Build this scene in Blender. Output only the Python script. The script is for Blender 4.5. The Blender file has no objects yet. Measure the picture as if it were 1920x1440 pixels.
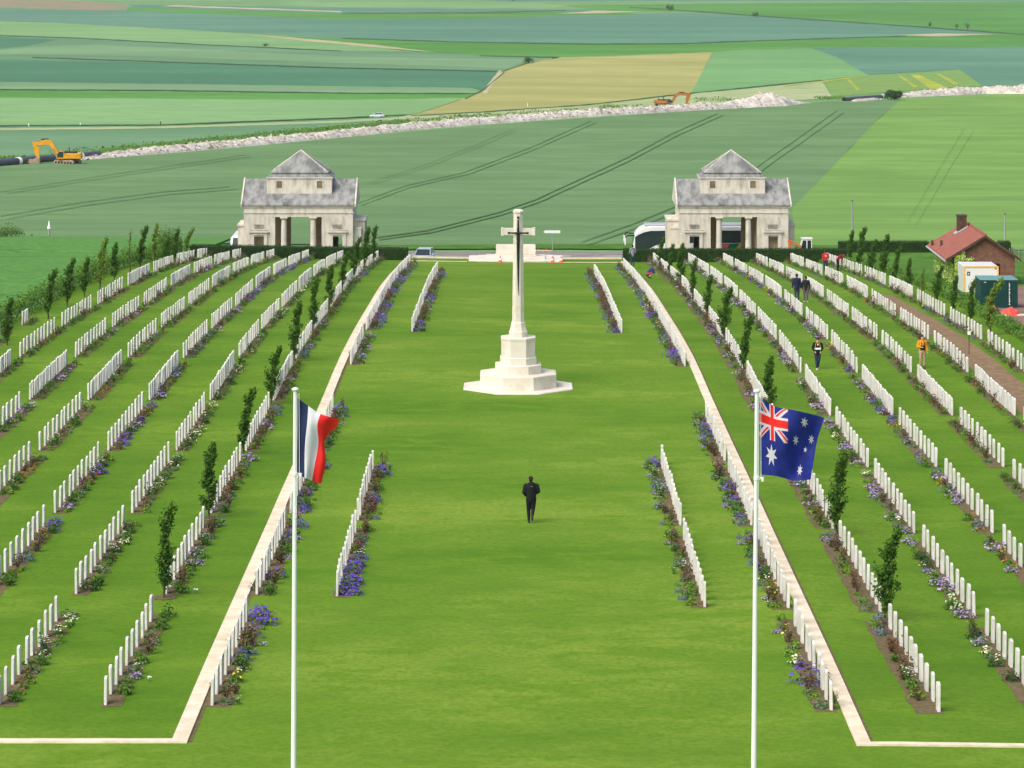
import bpy, bmesh, math, random
from mathutils import Vector, Matrix, noise
R = math.radians
random.seed(7)
SC = bpy.context.scene
COL = SC.collection
CZ = 24.0                      # camera height in world units
HAZE = 0.00005
# ---------------------------------------------------------------- camera, sky, sun, exposure
cam = bpy.data.cameras.new('camera'); camo = bpy.data.objects.new('camera', cam); COL.objects.link(camo)
cam.sensor_fit = 'HORIZONTAL'; cam.sensor_width = 36.0; cam.lens = 36.0*6000/1920
cam.shift_x = (960-962.2)/1920; cam.shift_y = -870/1920
cam.clip_start = 1.0; cam.clip_end = 30000
camo.location = (-0.216, 0, CZ); camo.rotation_euler = (R(90), 0, 0)
SC.camera = camo
SUN_EL, SUN_AZ = 50, 222       # azimuth measured clockwise from +Y
w = bpy.data.worlds.new("World"); SC.world = w; w.use_nodes = True
nt = w.node_tree
sky = nt.nodes.new('ShaderNodeTexSky'); sky.sky_type = 'NISHITA'; sky.sun_disc = False
sky.sun_elevation = R(SUN_EL); sky.sun_rotation = R(SUN_AZ)
sky.dust_density = 6.0; sky.air_density = 1.0; sky.ozone_density = 0.6
bg = nt.nodes['Background']; nt.links.new(sky.outputs[0], bg.inputs[0]); bg.inputs[1].default_value = 0.15
sl = bpy.data.lights.new('sun', 'SUN'); sl.energy = 1.05; sl.angle = R(45); sl.color = (1.0, 0.98, 0.94)
so = bpy.data.objects.new('sun', sl); COL.objects.link(so)
az = R(SUN_AZ); el = R(SUN_EL)
sd = Vector((math.sin(az)*math.cos(el), math.cos(az)*math.cos(el), math.sin(el)))
so.rotation_euler = (-sd).to_track_quat('-Z', 'Y').to_euler(); so.location = (0, 100, 200)
SC.view_settings.view_transform = 'Standard'; SC.view_settings.look = 'None'
SC.view_settings.exposure = 0.34; SC.view_settings.gamma = 1.0; SC.view_settings.use_curve_mapping = False
SC.render.engine = 'CYCLES'
SC.cycles.max_bounces = 6; SC.cycles.diffuse_bounces = 4; SC.cycles.volume_bounces = 0
SC.cycles.volume_step_rate = 10

# ---------------------------------------------------------------- terrain
TAB = [(152,3092),(110,2218),(90,1802),(80,1594),(70.5,1396.7),(64.9,1277),(62.6,1229),(58.6,1147),(55.8,1090),(51.4,1000),
 (48,929),(45.35,875),(43.6,840),(40.75,781),(38.8,740),(36.9,698),(35.3,666),(33.9,642),(32.6,621),(31.3,601),(29.98,581.5),
 (28.35,557),(27.35,543.5),(25.5,523),(23.8,506.5),(22.5,494.5),(21.7,487.5),(21.1,480),(20.4,472.5),(19.9,466.5),(19.5,462),
 (18.3,450.5),(17,436.5),(15.3,417.5),(13.8,398.5),(12.3,375),(11.2,351),(10.2,325),(9.5,302),(8.6,273),(8,250),(7.4,228),
 (7,213),(6.5,196),(6,178),(5.5,156),(5,130),(4.2,97),(3.2,58),(2.6,30),(2.1,2),(1.6,-38),(1.2,-78),(.8,-110),(.6,-125)]
TD = [(6000/s, CZ-(y+150)/s) for s, y in TAB]
TD = [(20, TD[0][1])] + TD
def lerp_tab(t, x):
    if x <= t[0][0]: return t[0][1]
    for i in range(1, len(t)):
        if x <= t[i][0]:
            a, b = t[i-1], t[i]
            return a[1] + (b[1]-a[1])*(x-a[0])/(b[0]-a[0])
    return t[-1][1]
AL = [(85,0),(150,.003),(170,.005),(185,.012),(200,.016),(230,.026),(247,.026),(262,.02),(275,.013),(285,.005),(295,0)]
DIP = [(278,0),(280,.75),(282,.75),(284,.62),(286,.42),(288,.2),(290,0)]
BR = [(85,.05),(100,.3),(134,.27),(150,.28),(165,.33),(181,.15),(212,.08),(243,0.03),(260,0)]
GD = [20+2*i for i in range(141)]          # 20..300
d = 300
while d < 9999:
    d += 8 if d < 620 else 16 if d < 1200 else 40 if d < 3000 else 150
    GD.append(min(d, 10000))
GX = [-6000,-2500,-1000,-400,-150,-70] + [-36+2*i for i in range(37)] + [70,150,400,1000,2500,6000]
def zraw(X, D):
    z = lerp_tab(TD, D)
    if X < 0: z += min(-X, 27)*lerp_tab(AL, D)
    else:
        t = max(0, min(1, (X-9.5)/5.0)); t = t*t*(3-2*t)
        z -= t*lerp_tab(BR, D)
    if 277 < D < 292 and -60 < X < 60: z -= lerp_tab(DIP, D)
    return z
import bisect as bs
GZ = [[zraw(x, dd) for x in GX] for dd in GD]
def G(X, D):
    j = max(0, min(len(GD)-2, bs.bisect_right(GD, D)-1)); i = max(0, min(len(GX)-2, bs.bisect_right(GX, X)-1))
    v = (D-GD[j])/(GD[j+1]-GD[j]); u = (X-GX[i])/(GX[i+1]-GX[i])
    a = GZ[j][i]*(1-u)+GZ[j][i+1]*u; b = GZ[j+1][i]*(1-u)+GZ[j+1][i+1]*u
    return a*(1-v)+b*v
def P(x, y, h=0.0):
    """ground point seen at photograph pixel x, y (h above the ground)"""
    def f(D):
        X = (x-962.2)*D/6000-.216
        return (CZ-(y+150)*D/6000) - (G(X, D)+h)
    lo = 30; hi = None
    for dd in GD:
        if dd <= 30: continue
        if f(dd) <= 0: hi = dd; break
        lo = dd
    if hi is None: hi = GD[-1]; lo = hi-1
    for _ in range(40):
        m = (lo+hi)/2
        if f(m) > 0: lo = m
        else: hi = m
    D = (lo+hi)/2
    X = (x-962.2)*D/6000-.216
    return Vector((X, D, G(X, D)))
def S(D): return 6000.0/D
def XY(x, D): return (x-962.2)*D/6000-.216        # world X of a pixel column at depth D
def ZY(y, D): return CZ-(y+150)*D/6000

# ---------------------------------------------------------------- materials
def sr(r, g, b, k=1.0):
    def c(v):
        v /= 255.0
        return (v/12.92 if v <= .04045 else ((v+.055)/1.055)**2.4)*k
    return (c(r), c(g), c(b), 1)
def mat(name, col, rough=.7, col2=None, scale=3.0, detail=4, lo=.35, hi=.65, bump=0, bscale=None, spec=.3, metal=0, stretch=None, col3=None, scale3=.3, world=False, lo3=.4, hi3=.7, transl=0):
    m = bpy.data.materials.new(name); m.use_nodes = True
    t = m.node_tree; p = t.nodes['Principled BSDF']
    p.inputs['Base Color'].default_value = col; p.inputs['Roughness'].default_value = rough
    p.inputs['Specular IOR Level'].default_value = spec; p.inputs['Metallic'].default_value = metal
    tc = None
    if col2 or bump or col3:
        tc = t.nodes.new('ShaderNodeTexCoord')
        mp = t.nodes.new('ShaderNodeMapping'); t.links.new(tc.outputs['Object'] if not world else t.nodes.new('ShaderNodeNewGeometry').outputs['Position'], mp.inputs[0])
        if stretch: mp.inputs['Scale'].default_value = stretch
    last = None
    def noi(sc, dt=detail):
        n = t.nodes.new('ShaderNodeTexNoise'); n.inputs['Scale'].default_value = sc; n.inputs['Detail'].default_value = dt
        n.inputs['Roughness'].default_value = .62
        t.links.new(mp.outputs[0], n.inputs['Vector']); return n
    if col2:
        n = noi(scale); mr = t.nodes.new('ShaderNodeMapRange'); mr.interpolation_type = 'SMOOTHSTEP'
        mr.inputs['From Min'].default_value = lo; mr.inputs['From Max'].default_value = hi
        t.links.new(n.outputs[0], mr.inputs['Value'])
        mx = t.nodes.new('ShaderNodeMix'); mx.data_type = 'RGBA'
        t.links.new(mr.outputs[0], mx.inputs[0]); mx.inputs[6].default_value = col; mx.inputs[7].default_value = col2
        last = mx.outputs[2]
    if col3:
        n = noi(scale3); mr = t.nodes.new('ShaderNodeMapRange'); mr.interpolation_type = 'SMOOTHSTEP'
        mr.inputs['From Min'].default_value = lo3; mr.inputs['From Max'].default_value = hi3
        t.links.new(n.outputs[0], mr.inputs['Value'])
        mx = t.nodes.new('ShaderNodeMix'); mx.data_type = 'RGBA'
        t.links.new(mr.outputs[0], mx.inputs[0]); mx.inputs[7].default_value = col3
        if last: t.links.new(last, mx.inputs[6])
        else: mx.inputs[6].default_value = col
        last = mx.outputs[2]
    if last: t.links.new(last, p.inputs['Base Color'])
    if bump:
        n = noi(bscale or scale*4, 6); b = t.nodes.new('ShaderNodeBump'); b.inputs['Strength'].default_value = bump
        b.inputs['Distance'].default_value = .02
        t.links.new(n.outputs[0], b.inputs['Height']); t.links.new(b.outputs[0], p.inputs['Normal'])
    if transl:
        tr = t.nodes.new('ShaderNodeBsdfTranslucent'); ms = t.nodes.new('ShaderNodeMixShader'); ms.inputs[0].default_value = transl
        if p.inputs['Base Color'].is_linked: t.links.new(p.inputs['Base Color'].links[0].from_socket, tr.inputs[0])
        else: tr.inputs[0].default_value = col
        t.links.new(p.outputs[0], ms.inputs[1]); t.links.new(tr.outputs[0], ms.inputs[2]); t.links.new(ms.outputs[0], t.nodes['Material Output'].inputs[0])
    return m
def bands(m, direction, freq, col, amt=.5):
    """row lines of drilled crop or tiles: a second colour in soft parallel bands"""
    t = m.node_tree; p = t.nodes['Principled BSDF']
    tc = t.nodes.new('ShaderNodeTexCoord'); mp = t.nodes.new('ShaderNodeMapping'); t.links.new(tc.outputs['Object'], mp.inputs[0])
    mp.inputs['Rotation'].default_value = (0, 0, direction)
    wv = t.nodes.new('ShaderNodeTexWave'); wv.inputs['Scale'].default_value = freq; wv.inputs['Distortion'].default_value = 1.5
    wv.inputs['Detail'].default_value = 2
    t.links.new(mp.outputs[0], wv.inputs['Vector'])
    mu = t.nodes.new('ShaderNodeMath'); mu.operation = 'MULTIPLY'; mu.inputs[1].default_value = amt; t.links.new(wv.outputs[1], mu.inputs[0])
    mx = t.nodes.new('ShaderNodeMix'); mx.data_type = 'RGBA'; t.links.new(mu.outputs[0], mx.inputs[0])
    src = p.inputs['Base Color']
    if src.is_linked: t.links.new(src.links[0].from_socket, mx.inputs[6])
    else: mx.inputs[6].default_value = src.default_value
    mx.inputs[7].default_value = col; t.links.new(mx.outputs[2], src)
    return m
M = {}
def lawn_mat(name, a, b, c, d):
    m = mat(name, a, .9, b, .13, 9, .34, .68, .5, 30, .1, col3=c, scale3=.9, lo3=.45, hi3=.62, stretch=(.6,1,1))
    t = m.node_tree; p = t.nodes['Principled BSDF']; tc = t.nodes.new('ShaderNodeTexCoord')
    n = t.nodes.new('ShaderNodeTexNoise'); n.inputs['Scale'].default_value = 5; n.inputs['Detail'].default_value = 8; n.inputs['Roughness'].default_value = .75
    t.links.new(tc.outputs['Object'], n.inputs['Vector']); r = t.nodes.new('ShaderNodeMapRange'); r.inputs['From Min'].default_value = .4; r.inputs['From Max'].default_value = .7; r.inputs['To Max'].default_value = .75
    t.links.new(n.outputs[0], r.inputs['Value']); mx = t.nodes.new('ShaderNodeMix'); mx.data_type = 'RGBA'; src = p.inputs['Base Color'].links[0].from_socket
    t.links.new(r.outputs[0], mx.inputs[0]); t.links.new(src, mx.inputs[6]); mx.inputs[7].default_value = d; t.links.new(mx.outputs[2], p.inputs['Base Color']); return m
M['lawn'] = lawn_mat('lawn_grass', sr(80,120,25), sr(115,147,45), sr(93,132,31), sr(68,106,23))
M['lawnc'] = lawn_mat('central_lawn_grass', sr(83,124,26), sr(126,153,54), sr(100,137,34), sr(71,111,24))
M['verge'] = mat('verge_grass', sr(86,128,50), .9, sr(66,106,36), .5, 5, bump=.5, bscale=6, spec=.1)
M['field'] = mat('field', sr(118,158,100), .9, sr(104,146,92), .03, 4, spec=.1)
M['soil'] = mat('bed_soil', sr(120,104,82), .95, sr(92,88,56), 6, 5, bump=.6, bscale=30, spec=.1)
M['gravel'] = mat('earth_path', sr(142,122,96), .95, sr(120,102,78), 2.5, 5, bump=.5, bscale=30, spec=.1)
M['kerb'] = mat('pale_stone_path', sr(232,222,198), .8, sr(212,200,172), 1.4, 4, bump=.2, bscale=20, col3=sr(170,158,128), scale3=.6, lo3=.6, hi3=.8)
M['white'] = mat('portland_stone', sr(228,229,225), .8, sr(202,204,196), 1.3, 6, bump=.15, bscale=30, world=True, col3=sr(178,180,164), scale3=3.0, lo3=.6, hi3=.8)
M['cross'] = mat('limestone', sr(218,214,202), .8, sr(198,190,174), .9, 5, .45, .75, .15, 12, col3=sr(188,176,160), scale3=2.2, lo3=.58, hi3=.8)
M['bronze'] = mat('dark_bronze', sr(32,40,44), .45, sr(48,58,58), 8, metal=.4)
M['wallstone'] = mat('weathered_ashlar', sr(214,210,200), .85, sr(184,180,168), 1.3, 8, .38, .70, .3, 10, col3=sr(118,116,112), scale3=.7, lo3=.55, hi3=.80, stretch=(1.6,1,.6))
M['roofstone'] = mat('lichened_stone_roof', sr(152,155,153), .9, sr(108,112,112), 1.0, 9, .36, .66, .3, 10, col3=sr(62,66,70), scale3=.42, lo3=.50, hi3=.72, stretch=(1.6,.7,.7))
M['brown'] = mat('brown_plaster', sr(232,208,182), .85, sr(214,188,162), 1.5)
M['shadebrown'] = mat('shaded_window_brown', sr(128,114,98), .85, sr(110,96,80), 1.5)  # upper window squares: shade of the openings put into the brown
M['soot'] = mat('sooty_weathered_stone', sr(120,118,112), .9, sr(160,156,146), 2.2, 8, .4, .6)
M['asphalt'] = mat('asphalt', sr(140,136,132), .9, sr(120,117,114), .6, 5, bump=.2)
M['redasphalt'] = mat('reddish_tarmac', sr(140,112,102), .9, sr(120,98,90), .6, 5, bump=.2)
M['paint'] = mat('road_paint', sr(230,230,222), .7)
M['hedge'] = mat('dark_yew', sr(40,70,26), .8, sr(26,50,20), 3, 5, bump=1, bscale=25, spec=.2)
M['hedgetop'] = mat('yew_tip', sr(62,96,34), .8, sr(44,72,24), 8)
M['bark'] = mat('bark', sr(92,84,66), .9, sr(60,56,44), 10)
M['hornbeam'] = mat('hornbeam_leaf', sr(72,112,24), .6, sr(46,84,16), 2.5, 3)
M['hornbeam2'] = mat('young_beech_leaf', sr(116,146,52), .6, sr(88,120,38), 2.5, 3)
M['loose'] = mat('hedge_leaf', sr(92,132,40), .65, sr(56,96,26), 1.2, 4)
M['leaf'] = mat('bedding_leaf', sr(92,134,48), .65, sr(66,104,34), 7, 3)
M['leafb'] = mat('bright_leaf', sr(112,152,40), .6, sr(84,124,30), 7, 3)
M['leafd'] = mat('box_leaf', sr(50,88,28), .6, sr(34,64,20), 7, 3)
M['leafg'] = mat('grey_leaf', sr(112,134,100), .7, sr(80,108,66), 7, 3)
M['leafr'] = mat('rose_leaf', sr(98,60,50), .6, sr(78,92,44), 9, 3, .4, .6)
M['ivy'] = mat('variegated_leaf', sr(176,200,90), .6, sr(130,166,50), 5, 3)
M['violet'] = mat('violet_petal', sr(112,84,190), .6, sr(84,58,160), 9, 3)
M['lilac'] = mat('lilac_petal', sr(188,160,212), .6, sr(150,124,186), 9, 3)
M['blue'] = mat('blue_petal', sr(110,116,176), .6, sr(84,92,140), 9, 3)
M['cream'] = mat('cream_petal', sr(236,238,206), .6, sr(206,214,170), 9, 3)
M['whitef'] = mat('white_petal', sr(244,244,240), .6)
M['yellow'] = mat('yellow_petal', sr(232,214,60), .6, sr(206,186,40), 9, 3)
M['red'] = mat('red_petal', sr(196,52,36), .6, sr(160,60,40), 9, 3)
M['orange'] = mat('orange_petal', sr(222,120,50), .6)
M['pink'] = mat('pink_petal', sr(214,110,180), .6, sr(190,130,170), 9, 3)
M['polewhite'] = mat('white_paint', sr(228,238,236), .4, spec=.5)
M['chalk'] = mat('chalk_rubble', sr(208,204,196), .95, sr(176,170,158), .35, 9, .35, .65, 1, 1.2)
M['pipe'] = mat('black_pipe', sr(66,68,84), .45, sr(84,86,104), .3, spec=.5)
M['yel'] = mat('yellow_machine_paint', sr(228,166,30), .45, sr(205,145,28), .8, spec=.5)
M['ora'] = mat('worn_orange_machine_paint', sr(180,122,56), .5, sr(150,100,50), .8, spec=.4)
M['ora2'] = mat('orange_machine_paint', sr(206,112,44), .5, spec=.4)
M['dark'] = mat('dark_metal', sr(46,46,50), .5, sr(66,62,58), 2)
M['mud'] = mat('muddy_steel', sr(178,160,140), .8, sr(140,124,104), 1.5)
M['glass'] = mat('dark_glass', sr(40,52,60), .08, spec=.8)
M['cwhite'] = mat('white_vehicle_paint', sr(228,232,232), .3, spec=.5)
M['clblue'] = mat('pale_blue_vehicle_paint', sr(186,202,214), .3, spec=.5)
M['rubber'] = mat('tyre_rubber', sr(36,36,38), .8)
M['bpink'] = mat('pink_stripe_paint', sr(222,110,130), .35)
M['bgreen'] = mat('green_stripe_paint', sr(20,116,84), .35)
M['byel'] = mat('yellow_stripe_paint', sr(226,184,40), .35)
M['tile'] = bands(mat('clay_tiles', sr(160,100,86), .85, sr(136,82,70), 2.2, 5, bump=.4, bscale=14, col3=sr(172,114,98), scale3=6), 0, 2.2, sr(120,66,54), .45)
M['brick'] = mat('red_brown_brick', sr(130,96,80), .85, sr(108,78,64), 4, 6, bump=.3, bscale=20)
M['chimney'] = mat('sooty_brick', sr(92,72,62), .85, sr(70,54,46), 4)
M['lead'] = mat('grey_lead', sr(170,176,186), .5)
M['gcont'] = mat('green_container_paint', sr(24,72,70), .45, sr(20,62,60), 1.2)
M['gconttop'] = mat('pale_green_roof_paint', sr(104,150,148), .5)  # container lid, a paler green than its sides
M['ytrim'] = mat('yellow_trim', sr(232,184,88), .5)
M['tarp'] = mat('coral_tarpaulin', sr(240,96,80), .5, sr(214,70,60), 3)
M['signred'] = mat('sign_red', sr(222,86,56), .5)
M['signora'] = mat('sign_orange', sr(244,160,30), .5)
M['black'] = mat('black_plastic', sr(22,22,24), .6)
M['grey'] = mat('galvanised_steel', sr(150,156,158), .5)
M['coneo'] = mat('cone_orange', sr(240,100,70), .5)
M['skin'] = mat('skin', sr(206,160,136), .6)
M['hair'] = mat('dark_hair', sr(38,30,26), .7)
M['fnavy'] = mat('navy_flag_cloth', sr(44,58,98), .7, sr(38,50,88), 3, transl=.3)
M['fwhite'] = mat('white_flag_cloth', sr(226,230,240), .7, transl=.3)
M['fred'] = mat('red_flag_cloth', sr(240,46,42), .7, transl=.3)
M['fblue'] = mat('royal_blue_flag_cloth', sr(38,54,150), .65, sr(32,46,132), 3, transl=.3)

def cloth(rgb, name): return mat(name, sr(*rgb), .8, sr(*[int(c*.8) for c in rgb]), 8)

# ---------------------------------------------------------------- mesh helpers
def tag(o, label=None, cat=None, group=None, kind=None):
    if label: o['label'] = label
    if cat: o['category'] = cat
    if group: o['group'] = group
    if kind: o['kind'] = kind
    return o
def empty(name, loc=(0,0,0), rz=0.0):
    o = bpy.data.objects.new(name, None); COL.objects.link(o); o.location = loc; o.rotation_euler = (0,0,rz); return o
class MB:
    def __init__(s): s.v = []; s.f = []; s.m = []; s.mats = []; s.sm = []
    def mi(s, m):
        if m not in s.mats: s.mats.append(m)
        return s.mats.index(m)
    def add(s, vs, fs, m, T=None, smooth=False):
        o = len(s.v); k = s.mi(m)
        for v in vs:
            v = Vector(v)
            if T is not None: v = T @ v
            s.v.append(tuple(v))
        for f in fs: s.f.append([i+o for i in f]); s.m.append(k); s.sm.append(smooth)
        return s
    def box(s, x0, x1, y0, y1, z0, z1, m, T=None, bev=0.0):
        if bev > 0:
            b = bev
            loops = [(x0+b,x1-b,y0+b,y1-b,z0),(x0,x1,y0,y1,z0+b),(x0,x1,y0,y1,z1-b),(x0+b,x1-b,y0+b,y1-b,z1)]
        else: loops = [(x0,x1,y0,y1,z0),(x0,x1,y0,y1,z1)]
        vs = []; fs = []
        for l in loops: vs += [(l[0],l[2],l[4]),(l[1],l[2],l[4]),(l[1],l[3],l[4]),(l[0],l[3],l[4])]
        n = len(loops)
        for k in range(n-1):
            for i in range(4): fs.append((4*k+i, 4*k+(i+1)%4, 4*k+4+(i+1)%4, 4*k+4+i))
        fs.append((3,2,1,0)); fs.append((4*n-4,4*n-3,4*n-2,4*n-1))
        return s.add(vs, fs, m, T)
    def tube(s, pts, rs, m, seg=10, T=None, cap=True, sq=1.0, smooth=True):
        pts = [Vector(p) for p in pts]
        if not isinstance(rs, (list, tuple)): rs = [rs]*len(pts)
        vs = []; fs = []; prev = None
        for i, p in enumerate(pts):
            a = pts[max(0,i-1)]; b = pts[min(len(pts)-1,i+1)]
            d = (b-a).normalized() if (b-a).length > 1e-9 else Vector((0,0,1))
            if prev is None:
                u = d.cross(Vector((0,1,0)));
                if u.length < .1: u = d.cross(Vector((1,0,0)))
                u.normalize()
            else:
                u = (prev - d*prev.dot(d)).normalized()
            prev = u; v = d.cross(u)
            for k in range(seg):
                t = 2*math.pi*k/seg
                vs.append(p + u*math.cos(t)*rs[i] + v*math.sin(t)*rs[i]*sq)
        for i in range(len(pts)-1):
            for k in range(seg): fs.append((i*seg+k, i*seg+(k+1)%seg, (i+1)*seg+(k+1)%seg, (i+1)*seg+k))
        s.add(vs, fs, m, T, smooth)
        if cap:
            n = len(pts)
            s.add([tuple(x) for x in vs[:seg]], [tuple(range(seg-1,-1,-1))], m, T)
            s.add([tuple(x) for x in vs[(n-1)*seg:]], [tuple(range(seg))], m, T)
        return s
    def prism(s, poly, y0, y1, m, T=None, taper=None):
        """polygon in x,z extruded along y"""
        n = len(poly); vs = [(p[0], y0, p[1]) for p in poly] + [(p[0], y1, p[1]) for p in poly]
        fs = [tuple(range(n)), tuple(range(2*n-1, n-1, -1))] + [(i, i+n, (i+1)%n+n, (i+1)%n) for i in range(n)]
        return s.add(vs, fs, m, T)
    def loft(s, rings, m, T=None, cap=True, smooth=False):
        n = len(rings[0]); vs = [p for r in rings for p in r]; fs = []
        for i in range(len(rings)-1):
            for k in range(n): fs.append((i*n+k, i*n+(k+1)%n, (i+1)*n+(k+1)%n, (i+1)*n+k))
        s.add(vs, fs, m, T, smooth)
        if cap:
            s.add(rings[0], [tuple(range(n-1,-1,-1))], m, T); s.add(rings[-1], [tuple(range(n))], m, T)
        return s
    def build(s, name, parent=None, link=True):
        me = bpy.data.meshes.new(name); me.from_pydata(s.v, [], s.f)
        for m in s.mats: me.materials.append(M[m] if isinstance(m, str) else m)
        me.polygons.foreach_set('material_index', s.m); me.polygons.foreach_set('use_smooth', s.sm)
        me.update()
        if not link: return me
        o = bpy.data.objects.new(name, me); COL.objects.link(o)
        if parent: o.parent = parent
        return o
def drape(name, poly, lay, m, thick=0.0):
    """a thin sheet that follows the ground over a world-space polygon"""
    bm = bmesh.new()
    vs = [bm.verts.new((p[0], p[1], 0)) for p in poly]
    f = bm.faces.new(vs); f.normal_update()
    if f.normal.z < 0: f.normal_flip()
    xs = [p[0] for p in poly]; ds = [p[1] for p in poly]
    bmesh.ops.triangulate(bm, faces=bm.faces[:])
    for g in GD:
        if min(ds) < g < max(ds):
            bmesh.ops.bisect_plane(bm, geom=bm.verts[:]+bm.edges[:]+bm.faces[:], plane_co=(0,g,0), plane_no=(0,1,0), dist=1e-5)
    if min(ds) < 300:
        for g in GX:
            if min(xs) < g < max(xs):
                bmesh.ops.bisect_plane(bm, geom=bm.verts[:]+bm.edges[:]+bm.faces[:], plane_co=(g,0,0), plane_no=(1,0,0), dist=1e-5)
    for v in bm.verts: v.co.z = G(v.co.x, v.co.y)+lay
    if thick:
        r = bmesh.ops.extrude_face_region(bm, geom=bm.faces[:])
        for g in r['geom']:
            if isinstance(g, bmesh.types.BMVert): g.co.z += thick
        bmesh.ops.recalc_face_normals(bm, faces=bm.faces[:])
    me = bpy.data.meshes.new(name); bm.to_mesh(me); bm.free()
    me.materials.append(M[m]); o = bpy.data.objects.new(name, me); COL.objects.link(o)
    o['kind'] = 'structure'
    return o
JIT = 0.0
def scr(poly, step=25):
    """photograph polygon to world polygon, edges subdivided"""
    out = []
    for i in range(len(poly)):
        a = poly[i]; b = poly[(i+1) % len(poly)]
        n = max(1, int(math.hypot(b[0]-a[0], b[1]-a[1])/step))
        for k in range(n):
            ja = JIT*random.uniform(-1,1); p = P(a[0]+(b[0]-a[0])*k/n+ja*2, a[1]+(b[1]-a[1])*k/n+ja); out.append((p.x, p.y))
    return out
def line_poly(pts, wpx):
    up = []; dn = []
    for i, p in enumerate(pts):
        a = pts[max(0,i-1)]; b = pts[min(len(pts)-1,i+1)]
        dx, dy = b[0]-a[0], b[1]-a[1]; L = math.hypot(dx, dy); nx, ny = -dy/L*wpx/2, dx/L*wpx/2
        up.append((p[0]+nx, p[1]+ny)); dn.append((p[0]-nx, p[1]-ny))
    return up+dn[::-1]

# ground sheet
g = MB(); nx = len(GX)
g.add([(x, dd, GZ[j][i]) for j, dd in enumerate(GD) for i, x in enumerate(GX)],
      [(j*nx+i, j*nx+i+1, (j+1)*nx+i+1, (j+1)*nx+i) for j in range(len(GD)-1) for i in range(nx-1)], 'field', smooth=True)
tag(g.build('ground'), kind='structure')
# lawn of the cemetery, margins
drape('lawn', [(-29.6,20),(29.6,20),(29.6,279),(-29.6,279)], .012, 'lawn')
drape('central_lawn', [(-8.75,85.4),(8.85,85.4),(8.85,268),(-8.75,268)], .015, 'lawnc')
drape('front_lawn', [(-29.6,20),(29.6,20),(29.6,84.9),(9,84.9),(9,85.4),(-9,85.4),(-9,85.2),(-29.6,85.2)], .015, 'lawnc')
drape('lawn', [(29.9,150),(60,150),(60,294),(29.9,294)], .010, 'verge')
# ---------------------------------------------------------------- fields
FM = {}
def fm(name, c1, c2, sc=.02, d=None, fr=.12, c3=None):
    q_ = lambda c: tuple(int((v*.92+.08*(.3*c[0]+.6*c[1]+.1*c[2]))*.97) for v in c)
    c1 = q_(c1); c2 = q_(c2); c3 = q_(c3) if c3 else None
    M[name] = mat(name, sr(*c1), .95, sr(*[int(v*.96) for v in c2]), sc, 8, .33, .67, spec=.05, col3=sr(*[int(v*.89) for v in c1]), scale3=.16, lo3=.45, hi3=.72, stretch=(.5,1,1))
    if d is not None: bands(M[name], d, fr, sr(*(c3 or c2)), .09)
    return name
fm('crop_wheat_near', (114,152,100), (102,142,92), .05, .35, .05, (96,134,84))
fm('crop_bright', (126,170,84), (112,156,76), .05, .4, .05)
fm('crop_teal', (104,152,124), (92,142,116), .01)
fm('crop_teal_dark', (86,142,106), (78,130,98), .012)
fm('crop_light', (132,178,116), (120,168,106), .012)
fm('crop_dull', (114,158,116), (102,146,104), .012)
fm('crop_dull_light', (130,172,124), (118,160,114), .012)
fm('crop_vivid', (96,158,74), (84,146,64), .012)
fm('crop_yellow', (180,180,110), (162,166,100), .02, .2, .03, (160,162,92))
fm('crop_h4', (124,176,112), (112,166,104), .015, .1, .02, (104,156,98))
fm('crop_mustard', (120,166,96), (132,168,84), .02, .9, .03, (150,172,80))
fm('mustard_yellow', (184,192,62), (132,168,84), .12)
fm('scrub', (122,152,108), (190,142,126), .04)
fm('pale_track', (196,190,156), (176,176,130), .03)
fm('dry_grass', (160,184,124), (186,196,150), .03)
fm('crop_peas', (112,176,76), (96,158,62), .25)
M['crop_peas'] = mat('crop_peas', sr(98,148,74), .9, sr(72,122,52), 1.6, 7, .35, .65, 1, 4, .1, col3=sr(60,108,54), scale3=.10, lo3=.56, hi3=.70)
fm('dark_furrow', (92,132,82), (84,122,76), .1)
fm('dark_bank', (72,104,72), (84,120,80), .02)
K = 0
def field(name, poly, m, step=14):
    global K, JIT; K += 1; JIT = 0.0 if len(poly) and name in ('tramline',) else .35
    z = .02 + .0035*K
    pp = scr(poly, step); JIT = 0.0
    return drape(name, pp, z, m)
BIG = 60  # margin beyond the picture
field('pasture_field', [(-60,-30),(1980,-30),(1980,6),(1280,3),(760,0),(-60,2)], 'crop_dull_light')
field('crop_field', [(560,3),(1000,5),(1060,10),(1040,14),(640,14),(520,8)], 'crop_light')
field('crop_field', [(760,-6),(1980,-14),(1980,2),(1280,2),(960,3)], 'crop_teal')
field('crop_field', [(235,8),(640,14),(1120,18),(1080,24),(640,25),(250,14)], 'crop_teal')
field('crop_field', [(-60,15),(235,18),(620,34),(850,34),(1100,26),(1290,24),(1420,30),(1700,50),(1800,56),(1870,62),(1700,68),(1500,74),(1280,82),(1100,82),(860,78),(640,72),(350,56),(100,43),(-60,38)], 'crop_teal')
field('crop_field', [(235,14),(640,25),(1000,23),(1160,22),(1200,28),(1100,28),(850,36),(620,36),(235,20)], 'crop_vivid')
field('crop_field', [(1060,10),(1980,2),(1980,66),(1920,64),(1800,54),(1700,48),(1420,30),(1290,22),(1120,20)], 'crop_vivid')
field('crop_field', [(-60,38),(100,43),(350,56),(560,70),(700,88),(760,96),(640,95),(400,85),(150,72),(-60,64)], 'crop_light')
field('crop_field', [(540,68),(640,73),(860,79),(1100,83),(1280,82),(1500,74),(1800,63),(1980,60),(1980,90),(1800,88),(1520,90),(1330,97),(1050,108),(900,104),(780,97),(640,83)], 'crop_vivid')
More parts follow.
